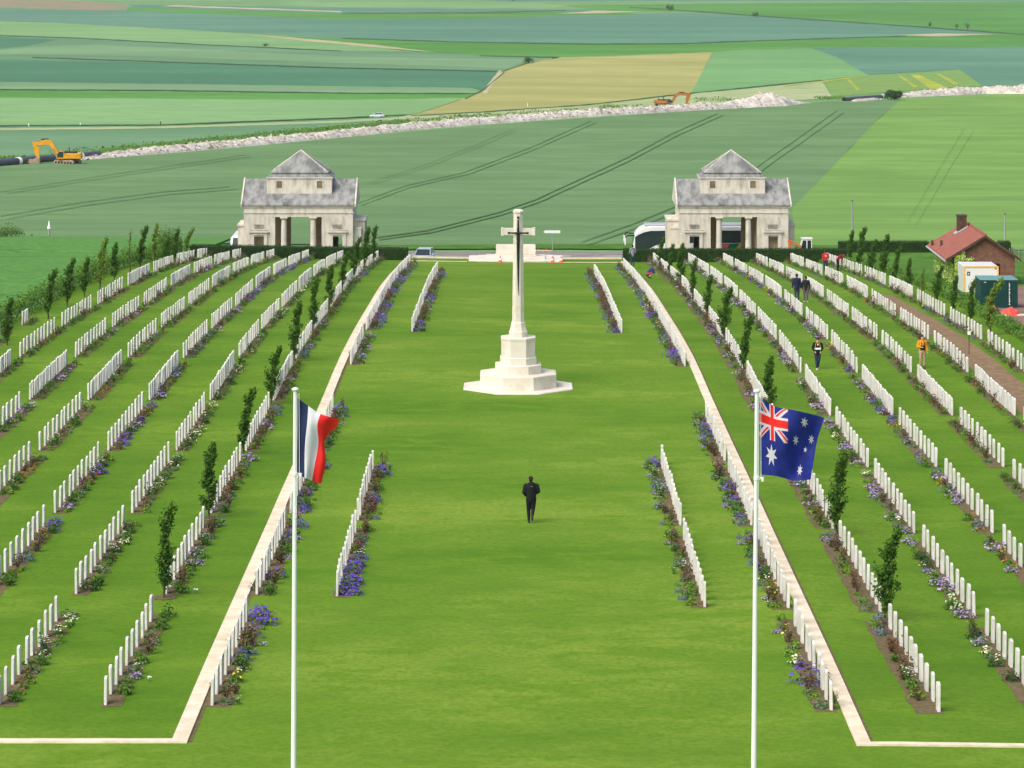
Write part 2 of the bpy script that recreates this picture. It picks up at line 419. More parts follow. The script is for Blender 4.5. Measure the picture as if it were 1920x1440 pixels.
field('crop_field', [(-60,64),(150,72),(400,85),(640,95),(760,97),(900,104),(1050,107),(985,118),(945,133),(640,128),(300,118),(-60,108)], 'crop_dull')
field('crop_field', [(60,88),(180,84),(640,106),(990,112),(950,128),(640,118),(300,106),(-60,100)], 'crop_dull_light')
field('crop_field', [(-60,66),(110,74),(60,85),(-60,99)], 'crop_teal_dark')
field('crop_field', [(-60,110),(300,118),(640,128),(948,133),(912,172),(880,164),(640,162),(-60,153)], 'crop_teal_dark')
field('crop_field', [(-60,153),(640,162),(880,165),(905,176),(640,174),(-60,167)], 'crop_dull_light')
field('crop_field', [(-60,169),(640,176),(900,177),(870,185),(640,190),(-60,185)], 'crop_vivid')
field('crop_field', [(-60,183),(640,188),(872,184),(780,214),(640,223),(300,234),(-60,237)], 'crop_light')
field('crop_field', [(-60,238),(300,236),(640,224),(770,218),(900,212),(900,225),(640,246),(300,276),(160,292),(-60,306)], 'crop_dull')
field('barley_field', [(775,216),(868,186),(905,172),(945,133),(985,118),(1040,108),(1150,106),(1336,98),(1297,174),(1100,196),(900,210)], 'crop_yellow')
field('crop_field', [(1336,98),(1390,94),(1522,91),(1570,108),(1627,141),(1550,150),(1400,166),(1296,176)], 'crop_h4')
field('crop_field', [(1522,91),(1600,89),(1980,88),(1980,164),(1840,161),(1800,131),(1700,136),(1627,141),(1570,108)], 'crop_teal')
field('mustard_field', [(1545,152),(1627,143),(1700,137),(1800,131),(1842,161),(1760,166),(1690,171),(1562,182)], 'crop_mustard')
field('dry_verge', [(770,218),(900,212),(1100,198),(1297,176),(1400,167),(1540,152),(1562,184),(1400,196),(1280,204),(1000,224),(770,240)], 'dry_grass')
field('crop_field', [(1690,186),(1980,172),(1980,470),(1490,470),(1485,392),(1560,315),(1640,230)], 'crop_bright')
field('wheat_field', [(-60,312),(165,300),(400,282),(640,259),(900,236),(1280,210),(1420,202),(1560,190),(1690,186),(1640,230),(1560,315),(1485,392),(1490,470),(768,462),(-60,452)], 'crop_wheat_near')
field('grass_verge', [(-60,300),(160,286),(300,268),(640,236),(770,226),(770,236),(640,248),(300,280),(165,296),(-60,312)], 'verge')
field('grass_verge', [(700,462),(1000,460),(1290,458),(1900,466),(1900,475),(1000,468),(700,470)], 'verge')
field('scrubland', [(-60,-2),(90,0),(240,8),(238,20),(100,18),(-60,14)], 'scrub')
field('farm_track', line_poly([(908,176),(918,160),(932,143),(940,134)], 8), 'pale_track', 6)
field('farm_track', [(1040,26),(1120,20),(1200,22),(1130,25)], 'pale_track')
field('farm_track', [(1680,66),(1760,63),(1870,64),(1760,69)], 'pale_track')
field('farm_track', [(300,12),(640,23),(640,21),(330,10)], 'pale_track')
field('farm_track', [(450,64),(560,72),(700,84),(820,99),(690,88),(560,76)], 'pale_track')
field('farm_track', [(740,222),(775,216),(800,216),(770,221)], 'pale_track')
field('asphalt_lane', [(-60,242),(300,238),(640,227),(900,213),(1300,181),(1540,156),(1540,160),(1300,186),(900,218),(640,231),(300,242),(-60,246)], 'dry_grass')
field('mustard_strip', [(1706,140),(1722,140),(1778,166),(1745,168)], 'mustard_yellow')
field('mustard_strip', [(1752,138),(1760,138),(1800,158),(1790,160)], 'mustard_yellow')
field('mustard_strip', [(1684,143),(1690,143),(1722,164),(1714,165)], 'mustard_yellow')
field('mustard_strip', [(1588,150),(1593,149),(1612,168),(1606,170)], 'mustard_yellow')
field('mustard_strip', line_poly([(1470,162),(1540,154),(1630,142)], 2.2), 'mustard_yellow')
for m_ in [[(-60,168),(300,170),(640,175),(895,176)], [(-60,65),(150,72),(400,85),(640,96)], [(640,72),(860,79),(1100,83),(1280,82)],
           [(1280,82),(1500,74),(1700,68)], [(640,25),(900,24),(1060,20)], [(770,218),(900,211),(1100,198),(1300,175),(1540,151)],
           [(-60,237),(300,235),(640,222),(760,216)], [(900,105),(1050,108),(985,120),(945,134)], [(872,186),(908,168),(945,136)], [(1180,14),(1300,21),(1420,30),(1700,49),(1920,65)],
           [(60,108),(640,128),(930,134)]]:
    field('ditch', line_poly(m_, 1.6), 'dark_bank')
def tram(pts, off, wd=.55):
    for o in (0, off): field('tramline', line_poly([(p[0]+o, p[1]+o*.35) for p in pts], wd*.46*S(P(*pts[len(pts)//2]).y)/9), 'dark_furrow', 30)
tram([(668,384),(760,350),(870,325),(990,280),(1108,228)], 9, 1.6)
tram([(700,449),(800,435),(930,402),(1000,378),(1170,300),(1260,252),(1345,214)], 10, 2.3)
tram([(1380,345),(1440,300),(1500,258),(1570,208)], 12, 2.3)
tram([(1090,457),(1180,425),(1290,380)], 14, 1.6)
tram([(0,408),(150,382),(300,362),(430,352)], 14, 1.2)
tram([(0,362),(200,330),(460,292)], 10, 1.0)
tram([(690,345),(800,310),(900,270),(960,244)], 8, 1.0)
tram([(1700,420),(1760,320),(1810,240)], 16, .8)
tram([(330,112),(350,90)], 5, .5)
# near crop on the left beyond the hedge
drape('pea_crop', [(-200,120),(-30.4,120),(-30.4,262),(-28.5,290),(-29,326),(-60,334),(-200,336)], .02, 'crop_peas', .25)
# road along the far side
drape('road', [(-29,280),(29,280),(29,294),(-29,294)], .02, 'asphalt')
for a in range(-28, 26, 6): drape('road_marking', [(a,288.2),(a+3,288.2),(a+3,288.35),(a,288.35)], .026, 'paint')
drape('kerb', [(-9,277.5),(9.2,277.5),(9.2,277.95),(-9,277.95)], .02, 'kerb', .14)
drape('kerb', [(-9,268.6),(-4.1,268.6),(-4.1,268.9),(-9,268.9)], .02, 'kerb', .05)
drape('kerb', [(4.0,268.6),(9.2,268.6),(9.2,268.9),(4.0,268.9)], .02, 'kerb', .05)
# stone paths
drape('stone_path', [(-9.33,85.2),(-8.9,85.2),(-8.9,271.5),(-9.33,271.5)], .016, 'kerb', .05)
drape('stone_path', [(8.9,84.9),(9.3,84.9),(9.3,271.5),(8.9,271.5)], .016, 'kerb', .05)
drape('stone_path', [(-60,85.2),(-9.335,85.2),(-9.335,85.55),(-60,85.55)], .016, 'kerb', .05)
drape('stone_path', [(9.305,84.9),(60,84.9),(60,85.2),(9.305,85.2)], .016, 'kerb', .05)
drape('soil_edge', [(9.303,85.25),(9.40,85.25),(9.40,268),(9.303,268)], .018, 'soil')
drape('soil_edge', [(-8.897,85.3),(-8.78,85.3),(-8.78,268),(-8.897,268)], .018, 'soil')
drape('earth_path', [(23.6,100),(25.4,100),(25.4,150),(25.35,190),(25.2,214),(24.3,216),(23.7,212),(23.6,160)], .018, 'gravel')
drape('tarmac_yard', [(p.x,p.y) for p in [P(1872,548),P(1990,520),P(1990,690),P(1925,640),P(1893,602),P(1862,585)]], .03, 'redasphalt')

# ---------------------------------------------------------------- rows of headstones
dL = [89.6+15.7*k for k in range(12)]; dR = [89.0,103.0]+[87.3+15.57*k for k in range(2,12)]
ORD = ['first','second','third','fourth','fifth','sixth','seventh','eighth','ninth','tenth','eleventh','twelfth','thirteenth','fourteenth',
       'fifteenth','sixteenth','seventeenth','eighteenth','nineteenth','twentieth','twenty-first','twenty-second','twenty-third']
rows = []   # name, X, side(+1 right), blocks list of (k, d0, n, spacing)
def blocks(side, ks, dense=(4,8), off=0.0):
    dd = dR if side > 0 else dL
    out = []
    for k in ks:
        if k in dense: out.append((k, dd[k]+off, 21, .62))
        else: out.append((k, dd[k]+off, 10 if k == 0 else 11, 1.25))
    return out
names = ['first','second','third','fourth','fifth','sixth']
XL = [-11.62,-14.6,-17.5,-20.4,-23.2,-26.1]; XR = [11.62,14.6,17.5,20.3,23.2,26.2]
for i in range(6):
    rows.append(('%s row left of left path' % names[i], XL[i], -1, blocks(-1, range(12))))
    rows.append(('%s row right of right path' % names[i], XR[i], 1, blocks(1, range(12))))
pk = [0,1,2,3,5,6,7,8,9,10]
rows.append(('row edging left stone path', -8.62, -1, [(k, dL[k]-(2.5 if k == 5 else 0), 13 if k > 4 else 11 if k else 10, 1.13 if k > 4 else 1.24) for k in pk]))
rows.append(('row edging right stone path', 8.62, 1, [(k, dR[k], 13 if k > 4 else 11 if k else 10, 1.13 if k > 4 else 1.24) for k in pk]))
rows.append(('short row on the left lawn', -6.0, -1, [(1,105,12,1.08),(2,119.5,12,1.08),(6,183,13,1.14),(7,198.6,13,1.14),(8,214.2,13,1.14),(9,229.8,13,1.14)]))
rows.append(('short row on the right lawn', 5.95, 1, [(1,103.2,12,1.1),(2,118.5,14,1.1),(6,183,13,1.14),(7,198.6,13,1.14),(8,214.2,13,1.14),(9,229.8,13,1.14)]))
rows.append(('seventh row by the left hedge', -28.5, -1, [(6,184.5,3,1.0),(5,172,6,.8)]))
PLOT = ['nearest','second','third','fourth','fifth','sixth','seventh','eighth','ninth','tenth','eleventh','farthest']
def stone_mesh(h, wd, th, seed):
    b = MB(); rnd = random.Random(seed); n = 7
    pr = [(-wd/2, -.12), (wd/2, -.12), (wd/2, h-.045)]
    for i in range(1, n): a = i/n; pr.append((wd/2-wd*a, h-.045+.045*math.sin(math.pi*a)))
    pr.append((-wd/2, h-.045))
    # extruded along x; small chamfer on the edges
    c = .006; k = len(pr)
    def ins(q, e): return (q[0]*(1-e/(wd/2)), q[1]-(e if q[1] > 0 else 0))
    rings = [[(-th/2, *ins(q,c)) for q in pr], [(-th/2+c, *q) for q in pr], [(th/2-c, *q) for q in pr], [(th/2, *ins(q,c)) for q in pr]]
    b.loft([[Vector(p) for p in r] for r in rings], 'white')
    return b
STM = [stone_mesh(.80+.02*(i%3), .38, .078, i) for i in range(3)]
STME = [b.build('headstone', link=False) for b in STM]
frame_ok = lambda x, y: -12 < x < 1932 and 380 < y < 1500
stones = []
for (nm, X, side, bl) in rows:
    for (k, d0, n, sp) in bl:
        for i in range(n):
            D = d0+i*sp+random.uniform(-.06,.06)*(sp > .7); s = S(D)
            Xs = X+random.uniform(-.02,.02)
            z = G(Xs, D); px = 962.2+(Xs+.216)*s; py = (CZ-z)*s-150
            if frame_ok(px, py): stones.append((D, Xs, z, nm, k, i, side, sp))
stones.sort(key=lambda t: t[0])
rest = MB()
for q, (D, X, z, nm, k, i, side, sp) in enumerate(stones):
    rz = random.uniform(-.05,.05); ty = random.uniform(-.022,.022)
    v = random.randrange(3)
    if q < 300:
        o = bpy.data.objects.new('headstone', STME[v]); COL.objects.link(o)
        o.location = (X, D, z); o.rotation_euler = (0, ty, rz)
        tag(o, '%s white headstone from front, %s plot, %s' % (ORD[i], PLOT[k], nm), 'headstone', 'white war grave headstones')
    else:
        T = Matrix.Translation((X, D, z)) @ Matrix.Rotation(rz, 4, 'Z') @ Matrix.Rotation(ty, 4, 'Y')
        b = STM[v]; rest.add(b.v, b.f, 'white', T)
tag(rest.build('distant_headstones'), 'white headstones in the far plots, too many to tell apart', 'headstones', kind='stuff')
print('stones', len(stones), stones[300][0] if len(stones) > 300 else '')

# ---------------------------------------------------------------- plants in the beds
def leafq(b, c, d, size, m, rnd, asp=.5):
    d = d.normalized(); u = d.cross(Vector((rnd.uniform(-1,1), rnd.uniform(-1,1), rnd.uniform(-1,1))))
    if u.length < .05: u = Vector((1,0,0))
    u.normalize(); v = d.cross(u)
    a = c-u*size*.5; e = c+u*size*.5; f = c+v*size*asp*.5+d*size*.12; g2 = c-v*size*asp*.5+d*size*.12
    b.add([a, g2, e, f], [(0,1,2,3)], m)
def mound(seed, w_, h_, leaf, flower, nf, nl, ls=.09, fs=.06, spiky=0.0, cover=1.0):
    rnd = random.Random(seed); b = MB()
    lumps = [(rnd.uniform(-.25,.25)*w_, rnd.uniform(-.25,.25)*w_, rnd.uniform(.75,1.1)) for _ in range(4)]
    def pt(rr):
        l = lumps[rnd.randrange(4)]
        a = rnd.uniform(0, 2*math.pi); t = math.acos(rnd.uniform(0.02, 1))
        r_ = rr*l[2]
        d = Vector((math.sin(t)*math.cos(a), math.sin(t)*math.sin(a), math.cos(t)))
        return Vector((l[0]+d.x*w_*.36*r_, l[1]+d.y*w_*.36*r_, .01+d.z*h_*.95*r_)), d
    for _ in range(nl):
        p, d = pt(rnd.uniform(.45,1))
        if spiky > 0: d = (d + Vector((rnd.uniform(-.5,.5), rnd.uniform(-.5,.5), 0))).normalized(); leafq(b, p, d.cross(Vector((rnd.uniform(-1,1),rnd.uniform(-1,1),.1))), ls*2.2, leaf, rnd, .22)
        else: leafq(b, p, (d+Vector((rnd.uniform(-.6,.6),rnd.uniform(-.6,.6),rnd.uniform(0,.8)))), ls*rnd.uniform(.7,1.3), leaf, rnd)
    for _ in range(nf):
        p, d = pt(rnd.uniform(.96,1.1))
        if p.z < h_*(1-cover): continue
        leafq(b, p, d+Vector((0,0,.7)), fs*rnd.uniform(.7,1.3), flower, rnd, .9)
    return b
def rosebush(seed, h_=.6, leaf='leafr', flower='red', nf=8, n=90):
    rnd = random.Random(seed); b = MB()
    for s_ in range(6):
        a = rnd.uniform(0, 6.28); r_ = rnd.uniform(.05,.2); tip = Vector((math.cos(a)*r_, math.sin(a)*r_, h_*rnd.uniform(.6,1)))
        b.tube([(0,0,0), tip*.5+Vector((0,0,.03)), tip], [.008,.006,.003], 'bark', 4)
        for _ in range(n//6):
            t = rnd.uniform(.15,1.05); p = tip*t+Vector((rnd.gauss(0,.05), rnd.gauss(0,.05), rnd.gauss(0,.03)))
            if p.z < .02: p.z = .03
            leafq(b, p, Vector((rnd.uniform(-1,1), rnd.uniform(-1,1), rnd.uniform(0,1.2))), rnd.uniform(.06,.11), leaf, rnd, .6)
        for _ in range(nf//6+1):
            leafq(b, tip+Vector((rnd.gauss(0,.05), rnd.gauss(0,.05), rnd.gauss(.0,.04))), Vector((0,0,1)), .06, flower, rnd, .95)
    return b
KIND = {
 'violet': ('violet flower mound', lambda s, q: mound(s, .74, .36, 'leafg', 'violet', 130//q, 110//q, fs=.07+.02*(q>1), ls=.1+.03*(q>1))),
 'bigviolet': ('large violet flower dome', lambda s, q: mound(s, .95, .46, 'leafg', 'violet', 200//q, 130//q, fs=.075+.02*(q>1))),
 'iris': ('tall violet iris clump', lambda s, q: mound(s, .6, .48, 'leaf', 'violet', 36//q, 130//q, spiky=1, fs=.09)),
 'lilac': ('pale lilac flower mound', lambda s, q: mound(s, .62, .28, 'leaf', 'lilac', 100//q, 120//q, fs=.07+.02*(q>1), cover=.72)),
 'blue': ('blue grey catmint mound', lambda s, q: mound(s, .66, .34, 'leafg', 'blue', 70//q, 110//q, fs=.06+.02*(q>1))),
 'cream': ('cream flower clump', lambda s, q: mound(s, .56, .26, 'leaf', 'cream', 60//q, 80//q, fs=.075, cover=.55)),
 'white': ('white flowered bush', lambda s, q: rosebush(s, .42, 'leaf', 'whitef', 12, 120//q)),
 'yellow': ('yellow flower clump', lambda s, q: mound(s, .56, .42, 'leafb', 'yellow', 34//q, 90//q, fs=.08, spiky=.0, cover=.6)),
 'red': ('low red flowered plant', lambda s, q: mound(s, .42, .22, 'leaf', 'red', 26//q, 80//q, fs=.06)),
 'orange': ('low orange flowered plant', lambda s, q: mound(s, .5, .22, 'leafb', 'orange', 30//q, 90//q, fs=.06)),
 'pink': ('pink flower tuft', lambda s, q: mound(s, .4, .24, 'leaf', 'pink', 60//q, 60//q, fs=.06)),
 'ball': ('dark green rounded shrub', lambda s, q: mound(s, .58, .38, 'leafd', 'leafd', 60//q, 220//q, ls=.07+.02*(q>1))),
 'bright': ('bright green leafy clump', lambda s, q: mound(s, .5, .26, 'leafb', 'leafb', 10//q, 150//q)),
 'spike': ('spiky green grass clump', lambda s, q: mound(s, .55, .4, 'leaf', 'leaf', 1, 130//q, spiky=1)),
 'greyp': ('silvery grey low plant', lambda s, q: mound(s, .52, .2, 'leafg', 'leafg', 1, 140//q)),
 'rose': ('dark red rose bush', lambda s, q: rosebush(s, .55, 'leafr', 'red', 6, 110//q)),
 'rosep': ('bronze leaved rose bush', lambda s, q: rosebush(s, .5, 'leafr', 'pink', 8, 110//q)),
}
KIND['leafyb'] = ('leafy mid green bush', lambda s, q: mound(s, .56, .4, 'leaf', 'leafb', 30//q, 190//q, ls=.1))
MIX = {
 'path': 'bigviolet violet iris lilac rose rose rosep rosep spike spike bright bright greyp cream blue ball yellow leafyb'.split(),
 'short': 'violet rose rose rosep rosep blue white bright greyp leafyb'.split(),
 'R1': 'rose rose rosep rose greyp blue lilac bright spike white rose'.split(),
 'R2': 'lilac lilac cream ball spike bright rosep greyp lilac'.split(),
 'R3': 'yellow lilac blue rosep bright spike violet orange greyp lilac'.split(),
 'R4': 'rosep greyp spike bright rosep red white leafy greyp'.replace('leafy','spike').split(),
 'R5': 'bright spike spike greyp bright rosep red rose'.split(),
 'R6': 'greyp spike bright rosep greyp yellow blue'.split(),
 'L1': 'rose blue greyp white lilac bright rosep spike leafyb leafyb rose'.split(),
 'L2': 'cream ball red spike bright white greyp cream'.split(),
 'L3': 'lilac violet orange bright red white spike blue rosep'.split(),
 'L4': 'red spike greyp bright white rosep spike orange'.split(),
 'L5': 'red pink spike spike bright rosep lilac greyp'.split(),
 'L6': 'spike pink greyp bright red spike rosep'.split(),
}
def rowkey(nm, side):
    if 'edging' in nm: return 'path'
    if 'short' in nm: return 'short'
    if 'seventh' in nm: return 'L6'
    return ('R' if side > 0 else 'L')+str(names.index(nm.split()[0])+1)
PB = {}; PBlo = {}; PM = {}
for kname, (lb, fn) in KIND.items():
    PB[kname] = [fn(hash(kname) % 97+i if False else sum(map(ord,kname))+i, 1) for i in range(3)]
    PBlo[kname] = [fn(sum(map(ord,kname))+i+9, 2) for i in range(2)]
    PM[kname] = [b.build('flower_clump', link=False) for b in PB[kname]]
plants = []
prng = random.Random(31)
last = None
for (D, X, z, nm, k, i, side, sp) in stones:
    if sp < .7 and i % 2: continue
    key = rowkey(nm, side); kinds = MIX[key]
    if prng.random() < .04: continue
    c = prng.choice(kinds)
    if c == last: c = prng.choice(kinds)
    if c == 'bigviolet' and key == 'path' and D > 160 and prng.random() < .3: c = 'violet'
    last = c
    inward = -side
    off = .36+prng.uniform(-.06,.08)
    xx = X+inward*off; dd = D+.5+prng.uniform(-.2,.2)
    plants.append((dd, xx, c, nm, k, i, prng.uniform(.92,1.3)))
    if prng.random() < .9: plants.append((D+prng.uniform(-.15,.15), X+inward*(.42+prng.uniform(-.1,.1)), prng.choice(kinds if prng.random() < .45 else ['greyp','bright','spike','rosep','leafyb']), nm, k, i, prng.uniform(.7,1.05)))
    if key == 'path' and prng.random() < .25: plants.append((D+.6, X+side*.16, prng.choice(['iris','rose','rose']), nm, k, i, .62))
    if key in ('short','path') and prng.random() < .45: plants.append((D+.05+prng.uniform(-.1,.1), X+inward*(.62+prng.uniform(0,.1)), prng.choice(['greyp','bright','lilac','white','blue']), nm, k, i, .6))
plants.sort(key=lambda t: t[0])
for (px, py, lab) in ((365,1113,'lone white flower on the grass beyond the lowest left tree'), (279,1279,'lone white flower on the grass right of the nearest left plot'), (232,1291,'white bloom low on the grass by the nearest left plot'), (1166,506,'tiny white flower on the lawn edge near the right path')):
    p = P(px, py); b = MB(); r2 = random.Random(px); b.tube([(0,0,0),(.01,0,.12)], .006, 'leaf', 4)
    for _ in range(14): leafq(b, Vector((r2.gauss(0,.03), r2.gauss(0,.03), .12+r2.uniform(0,.05))), Vector((r2.gauss(0,1), r2.gauss(0,1), 1)), .07, 'whitef', r2, .9)
    o = b.build('white_flower'); o.location = p; tag(o, lab, 'flower')
seen = set(); cnt = 0; restp = {}
massp = MB()
for (D, X, c, nm, k, i, sc) in plants:
    z = G(X, D)
    lab = None
    if cnt < 285 and (nm, k, i) not in seen:
        px = 962.2+(X+.216)*S(D)
        if -5 < px < 1925:
            seen.add((nm, k, i)); cnt += 1
            o = bpy.data.objects.new('flower_clump' if c not in ('rose','rosep','ball','white') else 'garden_shrub', PM[c][prng.randrange(3)]); COL.objects.link(o)
            o.location = (X, D, z); o.rotation_euler = (0,0,prng.uniform(0,6.28)); o.scale = (sc, sc, sc*prng.uniform(.85,1.1))
            lb = KIND[c][0]
            tag(o, '%s by %s headstone, %s plot, %s' % (lb, ORD[i], PLOT[k], nm), 'shrub' if c in ('rose','rosep','ball','white') else 'flowering plant', 'plants in the headstone borders')
            continue
    b = PBlo[c][prng.randrange(2)]
    T = Matrix.Translation((X, D, z)) @ Matrix.Rotation(prng.uniform(0,6.28), 4, 'Z') @ Matrix.Scale(sc, 4)
    mm = [b.mats[j] for j in b.m]
    o0 = len(massp.v)
    for v in b.v: massp.v.append(tuple(T @ Vector(v)))
    for f, m_ in zip(b.f, mm): massp.f.append([j+o0 for j in f]); massp.m.append(massp.mi(m_)); massp.sm.append(False)
tag(massp.build('border_planting'), 'mixed flowers and low foliage filling the borders of the far plots', 'border planting', kind='stuff')
print('plants', len(plants), cnt)
# soil beds under the planting, one strip per plot
bed = MB()
for (nm, X, side, bl) in rows:
    key = rowkey(nm, side)
    for (k, d0, n, sp) in bl:
        L_ = n*sp
        px = 962.2+(X+.216)*S(d0+L_)
        if not -60 < px < 1980: continue
        a, b_ = X+side*.12, X-side*(.74 if key in ('R1',) else .6 if key in ('L4','L5','R4') else .5)
        if key == 'path': a = X+side*.16
        y0_, y1_ = d0-.35, d0+L_-.3; nn = int(L_/.7); jj = lambda: prng.uniform(-.07,.07)
        drape('flower_bed', [(a, y0_), (b_+jj(), y0_+jj())]+[(b_+jj(), y0_+(y1_-y0_)*t/nn) for t in range(1, nn)]+[(b_+jj(), y1_+jj()), (a, y1_)], .022, 'soil')

# ---------------------------------------------------------------- trees and hedges
def tree_meshes(seed, lean=.5, dens=1.0, leafm='hornbeam', wid=.34, thin=False):
    """upright young hornbeam of unit height 1 (scaled later, built at 3 m)"""
    rnd = random.Random(seed); H = 3.0
    def axis(t): return Vector((lean*max(0, t-.45)**1.6*2.0+.03*math.sin(t*9+seed), .05*math.sin(t*6+seed), t*H))
    tr = MB(); tr.tube([axis(t/8) for t in range(8)], [.045-.005*t for t in range(8)], 'bark', 7)
    br = []
    n = 34
    for i in range(n):
        t = .13+.83*i/n+rnd.uniform(-.015,.015); a = rnd.uniform(0, 6.28)
        w_ = wid*(1-max(0, (t-.16)/.84)**1.3*.84)*rnd.uniform(.5,1.15)*(.75 if t < .22 else 1)
        p0 = axis(t); p1 = p0+Vector((math.cos(a)*w_, math.sin(a)*w_, rnd.uniform(.12,.3)+w_*.3))
        if p1.z > H: p1.z = H
        tr.tube([p0, (p0+p1)/2+Vector((0,0,-.02)), p1], [.012,.008,.004], 'bark', 4)
        br.append((p0, p1, w_))
    cr = MB()
    for (p0, p1, w_) in br:
        m = int((60 if not thin else 9)*dens)
        for _ in range(m):
            t = rnd.uniform(.15,1.08)
            p = p0.lerp(p1, t)+Vector((rnd.gauss(0,.055), rnd.gauss(0,.055), rnd.gauss(0,.08)))
            leafq(cr, p, Vector((rnd.uniform(-1,1), rnd.uniform(-1,1), rnd.uniform(-.1,1.2))), rnd.uniform(.08,.15), leafm, rnd, .62)
    for _ in range(int(30*dens)):
        t = rnd.uniform(.85,1.0); p = axis(t)+Vector((rnd.gauss(0,.03), rnd.gauss(0,.03), 0))
        leafq(cr, p, Vector((rnd.uniform(-1,1), rnd.uniform(-1,1), rnd.uniform(0,1))), .08, leafm, rnd, .6)
    return tr, cr
TV = []
for i in range(5):
    a, b = tree_meshes(40+i, [.5,.75,.35,.6,.2][i], 1.0 if i != 2 else .8, 'hornbeam', [.42,.38,.32,.46,.40][i]); TV.append((a.build('trunk', link=False), b.build('crown', link=False)))
TVL = []
for i in range(3):
    a, b = tree_meshes(80+i, [.5,.2,.9][i], [.75,.5,.9][i], 'hornbeam2', [.36,.30,.34][i]); TVL.append((a.build('trunk', link=False), b.build('crown', link=False)))
a, b = tree_meshes(95, .1, .5, 'hornbeam2', .10, True); TVT = (a.build('trunk', link=False), b.build('crown', link=False))
def put_tree(X, D, h, mv, label, group, rz=None, wx=1.0):
    e = empty('columnar_tree', (X, D, G(X, D)), random.uniform(-.5,.5) if rz is None else rz)
    k = h/3.0; e.scale = (k*wx, k*wx, k)
    for nme, me in (('trunk', mv[0]), ('crown', mv[1])):
        o = bpy.data.objects.new(nme, me); COL.objects.link(o); o.parent = e
    return tag(e, label, 'tree', group)
hL = {1:3.0,2:2.8,3:2.75,4:2.7,5:3.0,6:3.0,7:2.7,8:2.6,9:2.9,10:3.2,11:3.0}
hR = {1:2.85,2:3.0,3:1.9,4:2.7,5:2.9,6:2.9,7:2.5,8:2.6,9:2.9,10:2.3,11:2.4}
soilring = []
for k in range(1, 12):
    for side, dd, hh in ((-1, dL, hL), (1, dR, hR)):
        D = dd[k]-1.4; X = side*11.6
        if side < 0 and k == 1: D = 104.6
        put_tree(X, D, hh[k], TV[(k*2+(side > 0)) % 5] if not (side > 0 and k == 3) else TV[2],
            'upright hornbeam between the %s and %s plots, first row %s of %s path' % (PLOT[k-1], PLOT[k], 'left' if side < 0 else 'right', 'left' if side < 0 else 'right'),
            'columnar trees in the headstone rows')
        if k < 8: drape('tree_bed', [(X+.4*math.cos(t*.524), D+.45*math.sin(t*.524)) for t in range(12)], .028, 'soil')
lo = [(13,648,560,0,'d'),(91,599,508,1,'d'),(126,575,487,3,'d'),(158,557,485,0,'d'),(189,542,447,0,'l'),(214,527,457,4,'d'),(243,516,430,0,'t'),
      (264,505,426,1,'d'),(290,500,422,1,'l'),(310,496,446,3,'d'),(328,492,431,0,'d'),(350,489,428,2,'l')]
for q, (x, y, top, v, kd) in enumerate(lo):
    p = P(x, y); h = (y-top)/S(p.y)
    mv = TV[v] if kd == 'd' else TVL[v] if kd == 'l' else TVT
    put_tree(p.x, p.y, h, mv, '%s beside the left hedge, %s from the front' % ({'d':'dark green upright hornbeam','l':'pale yellow green young tree','t':'thin nearly bare young tree'}[kd], ORD[q]), 'young trees along the hedges')
ro = [(1594,494,434,0,'d'),(1612,506,429,1,'d'),(1634,513,450,3,'d'),(1657,520,442,0,'d'),(1679,530,464,1,'d'),(1704,541,485,4,'d'),(1730,555,502,1,'l'),
      (1757,568,500,3,'d'),(1788,588,519,0,'d'),(1821,606,526,2,'d'),(1856,629,524,2,'l')]
for q, (x, y, top, v, kd) in enumerate(ro):
    p = P(x, y); h = (y-top)/S(p.y)
    mv = TV[v] if kd == 'd' else TVL[v]
    put_tree(p.x, p.y, h, mv, '%s beside the right hedge, %s from the back' % ({'d':'dark green upright hornbeam','l':'pale yellow green leaning tree'}[kd], ORD[q]), 'young trees along the hedges')
    if q > 6: drape('tree_bed', [(p.x+.5*math.cos(t*.524), p.y+.5*math.sin(t*.524)) for t in range(12)], .028, 'soil')
def foliage_run(pts, wd, h, n, leafm, rnd, size=.13, lumpy=.35, b=None, base=0.0):
    b = b or MB()
    L = [0]
    for i in range(1, len(pts)): L.append(L[-1]+math.dist(pts[i], pts[i-1]))
    for _ in range(n):
        t = rnd.uniform(0, L[-1]); i = max(1, min(len(pts)-1, bs.bisect_left(L, t))); u = (t-L[i-1])/(L[i]-L[i-1])
        x = pts[i-1][0]+(pts[i][0]-pts[i-1][0])*u; y = pts[i-1][1]+(pts[i][1]-pts[i-1][1])*u
        hh = h*(1+lumpy*(noise.noise(Vector((x*.9, y*.55, 3)))+.5*noise.noise(Vector((x*2, y*2.1, 9)))))
        ww = wd*(1+.5*lumpy*noise.noise(Vector((x, y*.7, 7))))
        a = rnd.uniform(0, math.pi); rr = math.sqrt(rnd.uniform(.2,1))
        ox = math.cos(a)*ww/2*rr; oz = abs(math.sin(a))**.6*hh*rr
        p = Vector((x+ox, y+rnd.uniform(-.1,.1), G(x+ox, y)+base+max(.03, oz*rnd.uniform(.6,1.03))))
        leafq(b, p, Vector((math.cos(a)+rnd.uniform(-.6,.6), rnd.uniform(-.9,.6), math.sin(a)+rnd.uniform(-.4,.6))), size*rnd.uniform(.7,1.4), leafm, rnd, .65)
    return b
rnd = random.Random(5)
b = foliage_run([(-29.6,150),(-29.5,200),(-29.2,262)], 1.2, 1.5, 15000, 'loose', rnd, .15)
b = foliage_run([(-29.2,262),(-28.6,271)], 1.3, 2.6, 3200, 'loose', rnd, .16, b=b)
tag(b.build('loose_hedge'), 'untrimmed beech hedge between the left trees and the bright crop field', 'hedge')
b = foliage_run([(28.8,150),(28.7,215)], 1.1, .8, 7500, 'loose', rnd, .15)
